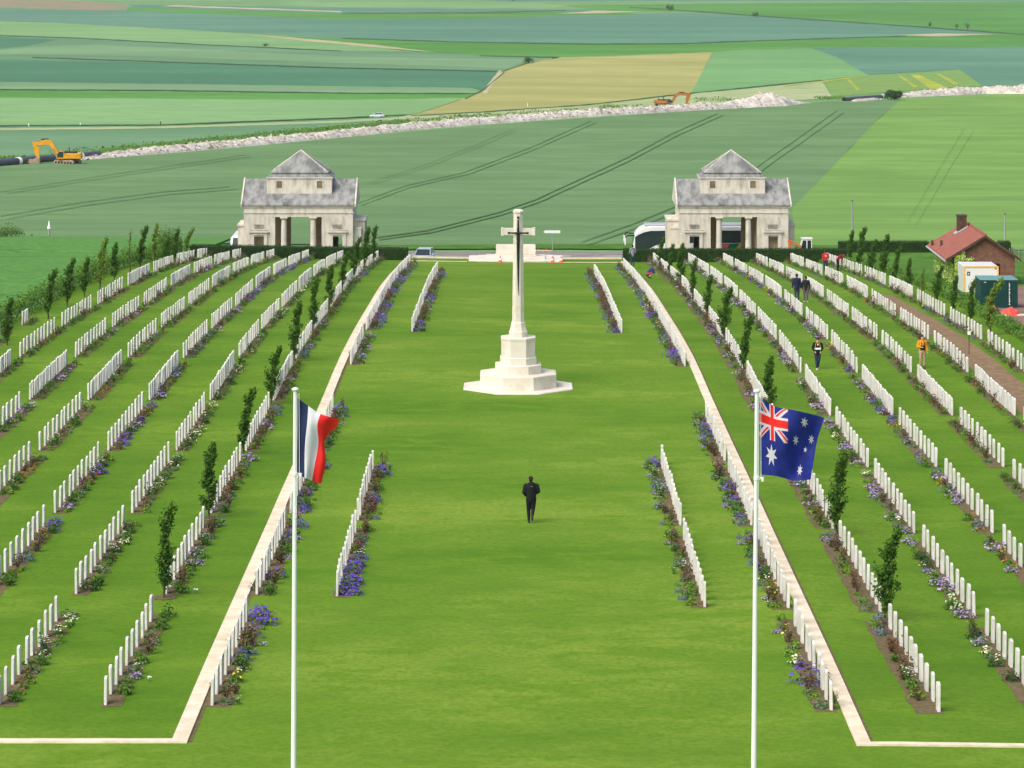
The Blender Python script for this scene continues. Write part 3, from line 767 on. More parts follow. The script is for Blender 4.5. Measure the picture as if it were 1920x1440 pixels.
b = foliage_run([(28.7,213),(28.4,240),(28.0,272)], .9, .78, 4500, 'loose', rnd, .15, b=b)
tag(b.build('loose_hedge'), 'untrimmed young hedge along the right side beside the tarmac yard', 'hedge')
b = foliage_run([(p.x,p.y) for p in (P(-60,452), P(10,448), P(30,446))], 2.2, 1.5, 1500, 'loose', rnd, .2)
tag(b.build('wild_bush'), 'ragged green bush beyond the crop at the left edge', 'bush')
def clipped(name, x0, x1, y0, y1, h, n, label, skew=0.0):
    rnd = random.Random(n); b = MB(); xs = [x0+(x1-x0)*i/24 for i in range(25)]
    def wob(x, y): return .035*noise.noise(Vector((x*.8, y, 1)))
    rings = []
    for i, x in enumerate(xs):
        z = G(x, (y0+y1)/2); t = z+h+wob(x, 0)
        rings.append([Vector((x, y0+wob(x,3), z-.2)), Vector((x, y0+.02+wob(x,5), t-.04)), Vector((x, y0+.06, t)), Vector((x, y1-.06, t)), Vector((x, y1, t-.04)), Vector((x, y1, z-.2))])
    b.loft(rings, 'hedge')
    for _ in range(n):
        x = rnd.uniform(x0, x1); z = G(x, y0)
        if rnd.random() < .55: p = Vector((x, y0+rnd.uniform(-.05,.02), z+rnd.uniform(.0,h))); d = Vector((rnd.uniform(-.6,.6), -1, rnd.uniform(-.3,.6)))
        else: p = Vector((x, rnd.uniform(y0,y1), z+h+rnd.uniform(0,.045))); d = Vector((rnd.uniform(-.6,.6), rnd.uniform(-.6,.3), 1))
        leafq(b, p, d, rnd.uniform(.07,.13), 'hedge' if rnd.random() < .85 else 'hedgetop', rnd, .5)
    return tag(b.build(name), label, 'hedge')
clipped('clipped_hedge', XY(357,271), XY(765,271), 270.6, 271.9, .98, 7000, 'dark clipped yew hedge in front of the left stone pavilion')
clipped('clipped_hedge', XY(1168,271), XY(1588,271), 270.6, 271.9, 1.06, 7000, 'dark clipped yew hedge in front of the right stone pavilion')
clipped('clipped_hedge', XY(1573,293), XY(1742,293), 292.5, 294.0, .95, 2600, 'dark clipped hedge left of and behind the brick shed')
clipped('clipped_hedge', XY(1872,293), XY(1894,293), 292.5, 294.0, .95, 500, 'short dark clipped hedge to the right of the brick shed')

def bush(name, x, y, wpx, hpx, n, label, m='leafd', cat='bush'):
    p = P(x, y); s = S(p.y); w_ = wpx/s; h_ = hpx/s; rnd = random.Random(int(x)); e = empty(name, tuple(p))
    t = MB(); t.tube([(0,0,-.1),(0.02,0,h_*.5)], [w_*.05,w_*.02], 'bark', 6)
    for _ in range(6):
        a = rnd.uniform(0,6.28); t.tube([(0,0,h_*.15),(math.cos(a)*w_*.25, math.sin(a)*w_*.25, h_*.55)], [w_*.02,w_*.008], 'bark', 5)
    t.build('trunk', e)
    b = MB(); lum = [(rnd.uniform(-.3,.3)*w_, rnd.uniform(-.3,.3)*w_, rnd.uniform(.4,.7)*h_, rnd.uniform(.2,.34)) for _ in range(9)]
    for _ in range(n):
        l = lum[rnd.randrange(9)]; d = Vector((rnd.gauss(0,1), rnd.gauss(0,1), rnd.gauss(0,1))).normalized(); r_ = rnd.uniform(.6,1.05)
        c = Vector((l[0]+d.x*w_*l[3]*r_, l[1]+d.y*w_*l[3]*r_, l[2]+d.z*h_*.36*r_))
        if c.z < .05: c.z = rnd.uniform(.05,.3)
        leafq(b, c, d+Vector((0,0,.4)), w_*rnd.uniform(.05,.1), m, rnd, .7)
    b.build('crown', e)
    return tag(e, label, cat)
bush('round_tree', 1677, 188, 36, 20, 1400, 'round dark tree at the right end of the black pipe', cat='tree')
bush('round_tree', 990, 119, 22, 12, 600, 'dark bush at the top left corner of the yellow barley field', cat='tree')
bush('round_tree', 1256, 21, 17, 14, 500, 'dark tree near the top edge right of centre', cat='tree')
bush('round_tree', 1416, 32, 14, 11, 400, 'dark tree on the lane between teal and bright green fields', cat='tree')
bush('round_tree', 1743, 51, 11, 12, 300, 'small dark tree, leftmost of three on the far right lane', cat='tree')
bush('round_tree', 1794, 54, 10, 11, 300, 'small dark tree, middle one of three on the far right lane', cat='tree')
bush('round_tree', 1814, 56, 12, 15, 300, 'dark tree, tallest and rightmost of three on the far right lane', cat='tree')
bush('round_tree', 498, 87, 14, 6, 300, 'low dark bush on the field edge at upper left', cat='tree')
bush('round_tree', 961, 3, 10, 6, 200, 'dark bush cut by the top edge of the picture', cat='tree')
bush('small_bush', 60, 446, 8, 10, 120, 'tiny bush between the ragged bush and the white pointed post')
bush('small_bush', 1490, 179, 14, 8, 120, 'scrubby green bush behind the tall chalk heap') if False else None

# ---------------------------------------------------------------- chalk spoil, pipes
def bank(name, bot, hpx, wd, label, seed, close=True):
    """a rubble ridge: bot = screen polyline of its near foot"""
    b = MB(); pts = []
    for i in range(len(bot)-1):
        a, c = bot[i], bot[i+1]; n = max(2, int(math.hypot(c[0]-a[0], c[1]-a[1])/2.5))
        for k in range(n): u = k/n; pts.append((a[0]+(c[0]-a[0])*u, a[1]+(c[1]-a[1])*u, hpx[i]+(hpx[i+1]-hpx[i])*u))
    pts.append((*bot[-1], hpx[-1]))
    base = [(P(x, y), h) for x, y, h in pts]
    rings = []; m = 15
    for i, (p, h) in enumerate(base):
        q0 = base[max(0,i-3)][0]; q1 = base[min(len(base)-1,i+3)][0]; t = (q1-q0).normalized(); nrm = Vector((-t.y, t.x, 0))
        if nrm.y < 0: nrm = -nrm
        hm = h/S(p.y); e_ = min(1, i/4, (len(base)-1-i)/4)
        ring = []
        for k in range(m):
            u = k/(m-1); prof = abs(math.sin(math.pi*u**.85))**1.15*hm*1.05*e_
            q = p+nrm*(wd*u*(.4+.6*e_))
            q = Vector((q.x, q.y, G(q.x, q.y)))
            ns = noise.noise(Vector((q.x*.55, q.y*.55, seed)))*.28+noise.noise(Vector((q.x*1.6, q.y*1.6, seed)))*.2+noise.noise(Vector((q.x*.12, q.y*.12, seed)))*.25
            z = prof*(1+ns*1.2)+(.05 if 0 < k < m-1 else -.15)
            q.x += noise.noise(Vector((q.y, q.x, seed)))*.3
            ring.append(Vector((q.x, q.y, q.z+z)))
        rings.append(ring)
    n = len(rings); vs = [v for r in rings for v in r]
    fs = [(i*m+k, i*m+k+1, (i+1)*m+k+1, (i+1)*m+k) for i in range(n-1) for k in range(m-1)]
    b.add(vs, fs, 'chalk')
    b.add(rings[0], [tuple(range(m))], 'chalk'); b.add(rings[-1], [tuple(range(m))], 'chalk')
    rnd = random.Random(seed)
    for _ in range(int(n*2.2)):
        r = rings[rnd.randrange(n)]; c = r[rnd.randrange(1,8)]; z = rnd.uniform(.15,.5)
        vs = [c+Vector((rnd.uniform(-z,z), rnd.uniform(-z,z), rnd.uniform(-.3*z,.8*z))) for _ in range(6)]
        b.add(vs, [(0,1,2),(0,2,3),(0,3,4),(1,2,5),(2,3,5),(3,4,5),(0,1,4)], 'chalk')
    return tag(b.build(name), label, 'spoil bank')
bank('chalk_bank', [(163,301),(300,289),(480,273),(640,258),(780,244),(900,234),(1080,221),(1280,209),(1420,201)], [3,10,10,10.5,10,10,10.5,11,7.5], 8, 'long bank of white chalk rubble running right from the yellow excavator', 3)
bank('chalk_heap', [(1398,203),(1440,201),(1480,199),(1524,193)], [6,14,23,3], 16, 'tall pale chalk heap at the right end of the long bank', 5)
bank('chalk_bank', [(1698,183),(1760,180),(1850,176),(1980,178)], [4,10,12,16], 9, 'white chalk bank at the right edge beside the round dark tree', 8)
bank('chalk_heap', [(1604,191),(1630,190),(1660,187)], [3,5,3], 4, 'low scrap of white chalk lying against the far pipe', 9)
# grassy tufts along the back of the bank
rnd = random.Random(77)
b = MB()
vb = [(100,288),(300,270),(480,254),(640,238),(770,226),(900,216),(1100,206)]
for (x, y) in [(vb[i][0]+(vb[i+1][0]-vb[i][0])*t/60, vb[i][1]+(vb[i+1][1]-vb[i][1])*t/60) for i in range(len(vb)-1) for t in range(60)]:
    p = P(x+rnd.uniform(-2,2), y+rnd.uniform(-4,4)+3)
    for _ in range(6): leafq(b, p+Vector((rnd.uniform(-1,1), rnd.uniform(-1,1), rnd.uniform(.1,.7))), Vector((rnd.uniform(-1,1),-.6,rnd.uniform(0,1))), rnd.uniform(.3,.7), 'loose', rnd, .6)
for (x0, y0, x1, y1) in [(0,300,60,298),(1125,204,1210,200),(1300,192,1420,186),(1530,187,1580,184)]:
    for t in range(70):
        p = P(x0+(x1-x0)*rnd.random(), y0+(y1-y0)*rnd.random()+rnd.uniform(-2,2))
        for _ in range(5): leafq(b, p+Vector((rnd.uniform(-1,1), rnd.uniform(-1,1), rnd.uniform(.1,.6))), Vector((rnd.uniform(-1,1),-.6,rnd.uniform(0,1))), rnd.uniform(.3,.6), 'loose', rnd, .6)
tag(b.build('rough_grass'), 'rough tall grass growing behind the chalk bank', 'rough grass', kind='stuff')
def pipe(x0, y0, x1, y1, r, label, collars=()):
    a = P(x0, y0); c = P(x1, y1); e = empty('large_pipe', tuple(a)); up = Vector((0,0,r*.95))
    n = 12; pts = []
    for i in range(n+1):
        q = a.lerp(c, i/n); q.z = G(q.x, q.y)+r*.95; pts.append(q-a)
    b = MB(); b.tube(pts, r, 'pipe', 20, cap=False)
    b.tube(pts, r*.9, 'black', 20)
    b.build('barrel', e)
    for u in collars:
        q = (a.lerp(c, u)); q.z = G(q.x, q.y)+r*.95; d = (c-a).normalized(); q -= a
        k = MB(); k.tube([q-d*.5, q-d*.4, q+d*.4, q+d*.5], [r*1.02, r*1.12, r*1.12, r*1.02], 'whitef', 20); k.build('collar', e)
    return tag(e, label, 'pipe')
pipe(-60, 317, 185, 296, .72, 'large black pipe lying behind the yellow excavator', (.37,.85))
pipe(1582, 190, 1662, 184, .62, 'large dark pipe beyond the wheat field at right', (.9,))
# ---------------------------------------------------------------- excavators
def excavator(x, y, s_px, flip, paint, label, under_rz, k=1.0):
    p = P(x, y); e = empty('excavator', tuple(p)); e.scale = (k, k, k*(.76 if flip else 1))
    F = -1 if flip else 1
    fx = lambda a: (a[0]*F, a[1], a[2])
    RZ = Matrix.Rotation(under_rz, 4, 'Z')
    for sy in (-1.15, 1.15):
        b = MB(); pr = [(-2.3,.35),(-2.05,.0),(2.05,0),(2.3,.35),(2.3,.6),(2.05,.9),(-2.05,.9),(-2.3,.6)]
        b.prism(pr, sy-.33, sy+.33, 'mud', RZ)
        for i in range(22):
            xx = -2.0+i*.19; b.box(xx, xx+.12, sy-.36, sy+.36, .9, .95, 'mud', RZ); b.box(xx, xx+.12, sy-.36, sy+.36, -.04, .0, 'mud', RZ)
        o = b.build('track', e)
        r = MB()
        for i in range(6): r.tube([(-1.8+i*.72, sy-.37, .42), (-1.8+i*.72, sy+.37, .42)], .27, 'dark', 12, RZ)
        r.build('road_wheel', o)
    b = MB(); b.box(-1.0, 1.0, -.82, .82, .45, .95, 'dark', RZ); b.tube([(0,0,.9),(0,0,1.15)], .85, 'dark', 20); b.build('undercarriage', e)
    b = MB(); b.box(*(sorted((-1.1*F, 2.55*F))), -1.45, 1.45, 1.15, 2.25, paint, bev=.08)
    b.box(*(sorted((2.0*F, 2.75*F))), -1.4, 1.4, 1.05, 2.35, paint, bev=.14); b.build('engine_housing', e)
    b = MB(); b.box(*(sorted((-.9*F, 1.8*F))), -1.2, 1.2, 2.26, 2.55, 'dark', bev=.05); b.tube([(.3*F,.4,2.5),(.3*F,.4,3.3)], .09, 'dark', 10)
    for q in (.2, 1.6): b.tube([(q*F,-1.2,2.5),(q*F,-1.2,3.2),(q*F,1.2,3.2),(q*F,1.2,2.5)], .03, 'dark', 5)
    b.build('bonnet', e)
    c = MB(); pr = [(-2.0,1.2),(-.5,1.2),(-.5,2.75),(-1.5,2.75),(-2.0,2.1)]
    c.prism([(a*F, z) for a, z in pr], -1.5, -.55, paint); o = c.build('cab', e)
    g_ = MB(); pr = [(-1.9,1.45),(-.65,1.45),(-.65,2.6),(-1.47,2.6),(-1.9,2.05)]
    g_.prism([(a*F, z) for a, z in pr], -1.512, -1.5, 'glass'); g_.add([(-2.01*F,-1.45,1.4),(-2.01*F,-.6,1.4),(-2.01*F,-.6,2.1),(-2.01*F,-1.45,2.1)], [(0,1,2,3)], 'glass'); g_.build('cab_window', o)
    b = MB(); W = .3
    top = [(-1.5,1.3),(-2.3,3.4),(-3.3,4.75),(-4.2,4.9),(-6.7,4.25)]; bot = [(-6.6,3.75),(-4.2,3.9),(-3.5,3.75),(-2.9,2.9),(-2.2,1.3)]
    b.prism([(a*F, z) for a, z in top+bot], -W, W, paint); b.tube([(-2.9*F,-.36,3.0),(-2.2*F,-.36,1.9)], .12, 'mud', 8); b.build('boom', e)
    b = MB(); pr = [(-7.0,4.5),(-6.2,4.5),(-5.6,3.2),(-5.55,1.3),(-6.0,1.2),(-6.6,2.4)]
    b.prism([(a*F, z) for a, z in pr], -.24, .24, paint); b.build('stick', e)
    b = MB(); b.tube([(-4.4*F,0,4.95),(-6.5*F,0,4.65)], .1, 'mud', 8); b.tube([(-3.8*F,0,5.0),(-5.3*F,0,4.9)], .16, 'dark', 8); b.build('ram', e)
    b = MB(); pr = [(-6.2,1.35),(-5.5,1.3),(-5.45,.2),(-6.1,-.1),(-7.2,-.05),(-7.7,.5),(-7.6,1.0),(-6.9,.95)]
    b.prism([(a*F, z) for a, z in pr], -.75, .75, 'mud')
    for i in range(4): b.box(*(sorted((-7.95*F, -7.6*F))), -.7+i*.4, -.52+i*.4, .35, .5, 'mud')
    b.build('bucket', e)
    return tag(e, label, 'excavator')
excavator(127, 308, 9.5, False, 'yel', 'yellow tracked excavator with its bucket down beside the black pipe', R(-28), .98)
excavator(1246, 200, 6.4, True, 'ora', 'brown orange tracked excavator behind the far end of the chalk bank', R(20), 1.08)
# mini digger behind the right hedge
p = P(1508, 476); e = empty('mini_digger', (XY(1513,273.4), 273.4, G(25,273.4))); e.scale = (.92,.92,.98)
b = MB(); b.box(-.6,.9,-.75,.75,.35,.9,'dark',bev=.05); b.build('chassis', e)
for sy in (-.6,.6):
    b = MB(); b.prism([(-.8,.15),(-.65,0),(.65,0),(.8,.15),(.8,.35),(.65,.45),(-.65,.45),(-.8,.35)], sy-.14, sy+.14, 'rubber'); b.build('track', e)
b = MB(); b.prism([(-.75,.9),(.45,.9),(.4,1.95),(-.45,1.95)], -.5, .5, 'cwhite'); b.box(-.55,.5,-.55,.55,1.95,2.05,'cwhite',bev=.02); c = b.build('cab', e)
b = MB(); b.prism([(-.62,1.05),(-.1,1.05),(-.1,1.85),(-.42,1.85)], -.51,-.5,'glass'); b.prism([(0,1.05),(.36,1.05),(.33,1.85),(0,1.85)], -.51,-.5,'glass'); b.build('cab_window', c)
b = MB(); b.prism([(-.6,.8),(-.62,1.45),(-1.4,1.85),(-1.8,1.98),(-1.8,1.82),(-1.4,1.68),(-.8,1.35),(-.8,.8)], -.9,-.7,'ora2'); b.build('boom', e)
b = MB(); b.prism([(-1.85,1.95),(-1.6,1.85),(-1.45,.6),(-1.65,.55)], -.88,-.72,'ora2'); b.build('stick', e)
b = MB(); b.prism([(-1.7,.7),(-1.4,.65),(-1.2,.35),(-1.5,.1),(-1.85,.2)], -1.05,-.55,'dark'); b.build('bucket', e)
tag(e, 'small orange digger with white cab behind hedge, right of the right pavilion', 'digger')

# ---------------------------------------------------------------- Cross of Sacrifice
CD = 157.1; cx = .03; gz = G(0, CD); e = empty('memorial_cross', (cx, CD, gz))
def octa(hw, z, cham=.29, hd=None):
    hd = hd or hw; c = 2*hw*cham
    return [Vector(v) for v in ((-hw+c,-hd,z),(hw-c,-hd,z),(hw,-hd+c,z),(hw,hd-c,z),(hw-c,hd,z),(-hw+c,hd,z),(-hw,hd-c,z),(-hw,-hd+c,z))]
def step(name, hw, z0, z1, cham=.29, lip=0):
    b = MB(); r = [octa(hw, z0-gz, cham), octa(hw, z1-.03-gz, cham), octa(hw-.03, z1-gz, cham)]
    if lip: r = [octa(hw-lip, z0-gz, cham), octa(hw-lip, z1-.14-gz, cham), octa(hw, z1-.11-gz, cham), octa(hw, z1-.02-gz, cham), octa(hw-.02, z1-gz, cham)]
    b.loft(r, 'cross'); return b.build(name, e)
step('plinth_step', 2.67, gz-.3, 1.14, .31); step('plinth_step', 1.86, 1.14, 1.81, .3); step('plinth_step', 1.13, 1.81, 2.24, .28); step('plinth_step', .89, 2.24, 2.6, .28)
step('pedestal', .85, 2.6, 3.56, .27, .02)
b = MB()
b.loft([octa(.45,3.56-gz), octa(.45,3.80-gz), octa(.42,3.85-gz), octa(.40,3.9-gz), octa(.36,4.05-gz), octa(.33,4.26-gz), octa(.295,4.3-gz), octa(.285,5-gz), octa(.228,9.5-gz), octa(.228,9.62-gz), octa(.26,9.64-gz), octa(.26,9.72-gz), octa(.16,9.8-gz)], 'cross')
b.build('shaft', e)
b = MB()
for q in (-1, 1):
    rr = []
    for (x, h) in ((.15,.165),(.70,.165),(.72,.19),(.83,.2),(.84,.17)): rr.append([Vector((q*x, -h*.75, 8.71-gz-h)), Vector((q*x, h*.75, 8.71-gz-h)), Vector((q*x, h*.75, 8.71-gz+h)), Vector((q*x, -h*.75, 8.71-gz+h))])
    b.loft(rr, 'cross')
b.build('cross_arm', e)
b = MB(); yb = -.30
def hw(z): return .285-(z-5)/4.5*.057
bl = []
for (z, w_) in ((9.3,.035),(9.0,.045),(8.75,.06),(8.6,.085),(8.0,.075),(7.0,.05),(5.9,.022),(5.62,.003)):
    y = -hw(z)-.03 if z < 8.5 or z > 8.9 else -hw(z)-.03
    bl.append([Vector((-w_, y, z-gz)), Vector((0, y-.04, z-gz)), Vector((w_, y, z-gz)), Vector((0, y+.02, z-gz))])
b.loft(bl, 'bronze')
b.tube([(-.46,-.285,8.66-gz),(0,-.30,8.66-gz),(.46,-.285,8.66-gz)], [.035,.05,.035], 'bronze', 8)
for q in ((-.46,8.66),(.46,8.66),(0,9.42)):
    pr = [Vector((q[0]+.085*math.cos(t)*(1 if i%2 else .55), 0, q[1]-gz+.085*math.sin(t)*(1 if i%2 else .55))) for i, t in enumerate([k*math.pi/4 for k in range(8)])]
    b.prism([(v.x, v.z) for v in pr], -.33, -.265, 'bronze')
b.build('sword', e)
tag(e, 'tall stone memorial cross with a bronze sword on an octagonal stepped base', 'memorial cross')
bp = MB(); bp.loft([octa(2.78, -.02, .31), octa(2.72, .035, .31)], 'soil'); o = bp.build('soil_edge'); o.location = (cx, CD, G(0,CD)-.03); o['kind'] = 'structure'
bpy.data.objects.remove(o)

# stone of remembrance
e = empty('altar_stone', (XY(967,272), 272.5, G(0,272.5)))
z0 = G(0,272.5)
b = MB(); b.box(-1.68,1.68,-.45,.45,.62,1.44,'cross',bev=.03); b.build('block', e)
b = MB(); b.box(-1.78,1.78,-.55,.55,.5,.615,'cross',bev=.02); b.build('block_base', e)
for i, (hwx, y0, y1, za, zb) in enumerate(((4.0,-3.9,3.2,-.3,.2),(3.2,-2.7,2.2,.2,.35),(2.5,-1.5,1.3,.35,.5))):
    b = MB(); b.box(-hwx,hwx,y0,y1,za,zb,'cross',bev=.02); b.build('step', e)
tag(e, 'low altar shaped stone block on broad pale steps behind the cross', 'monument')

# ---------------------------------------------------------------- stone pavilions
def pavilion(pxc, label, thru):
    D0 = 275.0; X0 = XY(pxc, D0); zg = min(G(X0, D0), G(X0, D0+8))-.15; H = lambda z: z-zg
    e = empty('stone_pavilion', (X0, D0, zg)); hw_ = 4.68; dp = 7.0
    EA = H(-.72); OT = H(-1.53); DT = H(-3.21); T = .5
    w_ = MB()
    def panel(x0, x1, z0, z1, y0=0.0, y1=T, m='wallstone'): w_.box(x0, x1, y0, y1, z0, z1, m)
    # front and rear: piers, side doors, wide middle opening
    for (y0, y1, ow, ds, m) in ((0, T, 2.0, 3.38, 'wallstone'), (dp-T, dp, 1.1, 3.5, 'wallstone')):
        for q in (-1, 1):
            xs = sorted((q*ow, q*(ds-.42))); panel(xs[0], xs[1], 0, OT, y0, y1, m)
            xs = sorted((q*(ds+.42), q*hw_)); panel(xs[0], xs[1], 0, OT, y0, y1, m)
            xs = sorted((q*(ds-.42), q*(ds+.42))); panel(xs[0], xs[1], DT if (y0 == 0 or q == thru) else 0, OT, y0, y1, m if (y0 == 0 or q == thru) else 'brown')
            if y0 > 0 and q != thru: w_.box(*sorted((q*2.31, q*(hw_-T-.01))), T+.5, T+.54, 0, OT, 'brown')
        panel(-hw_, hw_, OT, EA, y0, y1, m)
    for q in (-1, 1):
        xs = sorted((q*(hw_-T), q*hw_)); panel(xs[0], xs[1], 0, EA, T, dp-T)
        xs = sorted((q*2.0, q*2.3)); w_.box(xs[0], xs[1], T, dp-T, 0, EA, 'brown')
    # rear wall inner lining
    for q in (-1, 1):
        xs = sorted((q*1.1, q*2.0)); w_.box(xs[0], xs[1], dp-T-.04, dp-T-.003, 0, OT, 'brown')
    w_.build('wall', e)
    tr = MB()
    tr.box(-hw_-.06, hw_+.06, -.06, -.002, OT+.33, OT+.42, 'wallstone'); tr.box(-hw_-.1, hw_+.1, -.1, dp+.1, EA-.002, EA+.14, 'wallstone', bev=.03)
    tr.box(-hw_-.04, hw_+.04, -.04, -.001, 0, .35, 'wallstone', bev=.01); tr.build('cornice', e)
    for q in (-1, 1):
        c = MB(); x = q*1.26; n = 10
        pts = [(x, .25, i*OT/n) for i in range(n+1)]; rs = [.275-.05*(i/n)**1.6 for i in range(n+1)]
        c.tube(pts, rs, 'wallstone', 20); c.box(x-.32, x+.32, -.07, .57, OT-.13, OT, 'wallstone', bev=.015); c.tube([(x,.25,OT-.24),(x,.25,OT-.13)], [.23,.3], 'wallstone', 20); c.box(x-.33,x+.33,-.08,.58,0,.12,'wallstone',bev=.01)
        c.build('column', e)
        for fy in (0,):
            f = MB(); xd = q*3.38
            for s_ in (-1, 1): f.box(xd+s_*.57-.15, xd+s_*.57+.15, -.09, .0-.001, 0, DT+.12, 'wallstone', bev=.01)
            f.box(xd-.72, xd+.72, -.1, -.001, DT+.12, DT+.34, 'wallstone', bev=.01); f.box(xd-.86, xd+.86, -.22, -.001, DT+.34, DT+.50, 'wallstone', bev=.02)
            f.box(xd-.8, xd+.8, -.2, -.002, DT+.502, DT+.56, 'soot', bev=.01); d_ = f.build('door_frame', e)
            g_ = MB(); g_.box(xd-.42, xd+.42, T*.5, T*.5+.05, DT+.56, OT, 'wallstone')
            f = MB(); zt = OT; zb = DT+.62
            for s_ in (-1, 1): f.box(xd+s_*.47-.035, xd+s_*.47+.035, -.035, -.001, zb, zt, 'wallstone', bev=.005)
            f.box(xd-.5, xd+.5, -.05, -.001, zb-.08, zb-.002, 'wallstone', bev=.005)
            f.box(xd-.43, xd+.43, -.02, -.002, zb+.01, zt-.01, 'wallstone')
            f.box(xd-.42, xd+.42, -.026, -.021, zb+.02, zb+.42, 'soot'); f.build('blind_window', e)
    # side porches
    for q in (-1, 1):
        inner = (q == thru); wdx = .98 if inner else .62; zt = H(-1.98) if inner else H(-2.45)
        f = MB(); xs = sorted((q*(hw_+.001), q*(hw_+wdx))); xo = (0, .07) if q > 0 else (.07, 0)
        f.box(xs[0], xs[1], 1.2, 1.55, 0, zt, 'wallstone'); f.box(xs[0], xs[1], 4.6, 4.95, 0, zt, 'wallstone')
        f.box(xs[0]-xo[0], xs[1]+xo[1], 1.1, 5.05, zt, zt+.2, 'wallstone', bev=.02)
        if inner:
            f.box(xs[0], xs[1]-.3 if q > 0 else xs[1], .55, 1.19, 0, H(-2.6), 'wallstone') if q > 0 else f.box(xs[0]+.3, xs[1], .55, 1.19, 0, H(-2.6), 'wallstone')
            f.box(xs[0]+(.25 if q < 0 else 0), xs[1]-(.25 if q > 0 else 0), .5, 1.19, H(-2.6), H(-2.45), 'wallstone', bev=.01)
        f.build('side_porch', e)
    # main stone roof
    r = MB(); EZ = EA+.14; RZ_ = H(1.49); rw = hw_+.15
    sec = lambda x: [Vector((x,-.16,EZ)), Vector((x,-.16,EZ+.12)), Vector((x,dp/2,RZ_)), Vector((x,dp+.16,EZ+.12)), Vector((x,dp+.16,EZ))]
    r.loft([sec(-rw), sec(rw)], 'roofstone'); rf = r.build('roof', e)
    # thin raised coping at each gable
    for q in (-1, 1):
        c = MB(); a = q*rw; b2 = q*(rw+.12)
        s2 = lambda x: [Vector((x,-.2,EZ-.05)), Vector((x,-.2,EZ+.2)), Vector((x,dp/2,RZ_+.1)), Vector((x,dp+.2,EZ+.2)), Vector((x,dp+.2,EZ-.05))]
        c.loft([s2(a+q*.001), s2(b2)], 'wallstone'); c.build('gable_coping', rf)
    # central raised block with pyramid roof
    t = MB(); yc = dp/2; bz = H(.0); tz = H(1.66)
    t.box(-2.8, 2.8, yc-2.1, yc+2.1, bz, tz, 'wallstone')
    t.box(-2.88, 2.88, yc-2.18, yc+2.18, tz, tz+.1, 'wallstone', bev=.02)
    t.build('upper_storey', e)
    for q in (-1, 1):
        f = MB(); x = q*1.74; f.box(x-.24, x+.24, yc-2.118, yc-2.102, H(.86), H(1.46), 'shadebrown')
        for s_ in (-1, 1): f.box(x+s_*.27-.03, x+s_*.27+.03, yc-2.15, yc-2.102, H(.83), H(1.49), 'wallstone')
        f.build('window', e)
    r = MB(); z1 = tz+.1
    rect = lambda a, b_, z: [Vector((-a,yc-b_,z)), Vector((a,yc-b_,z)), Vector((a,yc+b_,z)), Vector((-a,yc+b_,z))]
    r.loft([rect(2.86,2.16,z1), rect(2.8,2.1,z1+.04), rect(2.5,1.85,H(2.02))], 'roofstone')
    r.loft([rect(2.42,1.78,H(2.02)), rect(2.42,1.78,H(2.1)), rect(2.5,1.86,H(2.1)), rect(2.5,1.86,H(2.17)), rect(.02,.02,H(3.98))], 'roofstone')
    pr_ = r.build('upper_roof', e)
    c = MB()
    for (sx, sy) in ((-1,-1),(1,-1),(1,1),(-1,1)): c.tube([(sx*2.48, yc+sy*1.84, H(2.17)), (0, yc, H(3.99))], .045, 'wallstone', 6)
    c.build('hip_coping', pr_)
    return tag(e, label, 'stone building', 'pair of stone entrance pavilions')
pavilion(559.4, 'weathered stone pavilion with pyramid roof to the left of the cross', 1)
pavilion(1376.0, 'weathered stone pavilion with pyramid roof in front of the coach, right of the cross', -1)

# ---------------------------------------------------------------- vehicles
D = 285.6; bx = XY(1183, D); bz = G(bx+5, D)+.02; e = empty('coach', (bx, D, bz)); k = D/6000.0
def bp_(px, py): return ((px-1183)*k, ZY(py, D)-bz)
L_ = 12.6
low = .35
top = [bp_(1187,452), bp_(1189,441), bp_(1192,434), bp_(1199,427), bp_(1208,423.2), bp_(1222,422.0)]
prof = [(.15,low),(0.02,.7)]+top+[(L_-.3, top[-1][1]),(L_, top[-1][1]-.3),(L_, low)]
W2 = 1.25
b = MB(); n = len(prof)
rings = []
for (y, ins) in ((-W2, .10), (-W2+.08, 0), (W2-.08, 0), (W2, .10)):
    cxm = L_/2; czm = 1.6
    rings.append([Vector((cxm+(p_[0]-cxm)*(1-ins*.1), y, czm+(p_[1]-czm)*(1-ins*.35))) for p_ in prof])
b.loft(rings, 'cwhite', cap=True); b.build('body', e)
gl = [bp_(1189.5,442), bp_(1195,438), bp_(1206.6,433), bp_(1219,430.3), bp_(1252,429.8), (L_-.4, bp_(0,429.8)[1]), (L_-.4, bp_(0,452.8)[1]), bp_(1252,452.8), bp_(1242,453.2), bp_(1228,457.6), bp_(1208.6,467.3), bp_(1190,468.3)]
b = MB(); b.prism(gl, -W2-.012, -W2-.004, 'glass'); b.prism(gl, W2+.004, W2+.012, 'glass'); b.build('side_window', e)
ws = [( .0,.9),(top[0][0]-.02, top[0][1]),(top[1][0]-.02, top[1][1]+.02)]
b = MB(); b.add([(-.012,-1.05,.85),(-.012,1.05,.85),(top[1][0]-.03,1.0,top[1][1]),(top[1][0]-.03,-1.0,top[1][1])], [(0,1,2,3)], 'glass'); b.build('windscreen', e)
b = MB(); b.box(1.2, L_-.8, -.9, .9, top[-1][1], top[-1][1]+.16, 'lead', bev=.05); b.box((1217-1183)*k, L_-1, -W2-.001+.02, -W2+.05, bp_(0,428)[1], bp_(0,425)[1], 'lead'); b.build('roof_unit', e)
zs = bp_(0,454)[1]; x1 = (1354-1183)*k
q2 = lambda px, py: bp_(px, py)
b = MB(); b.prism([q2(1336,480), q2(1342,454), q2(1366,454), q2(1351,480)], -W2-.012, -W2-.004, 'bpink')
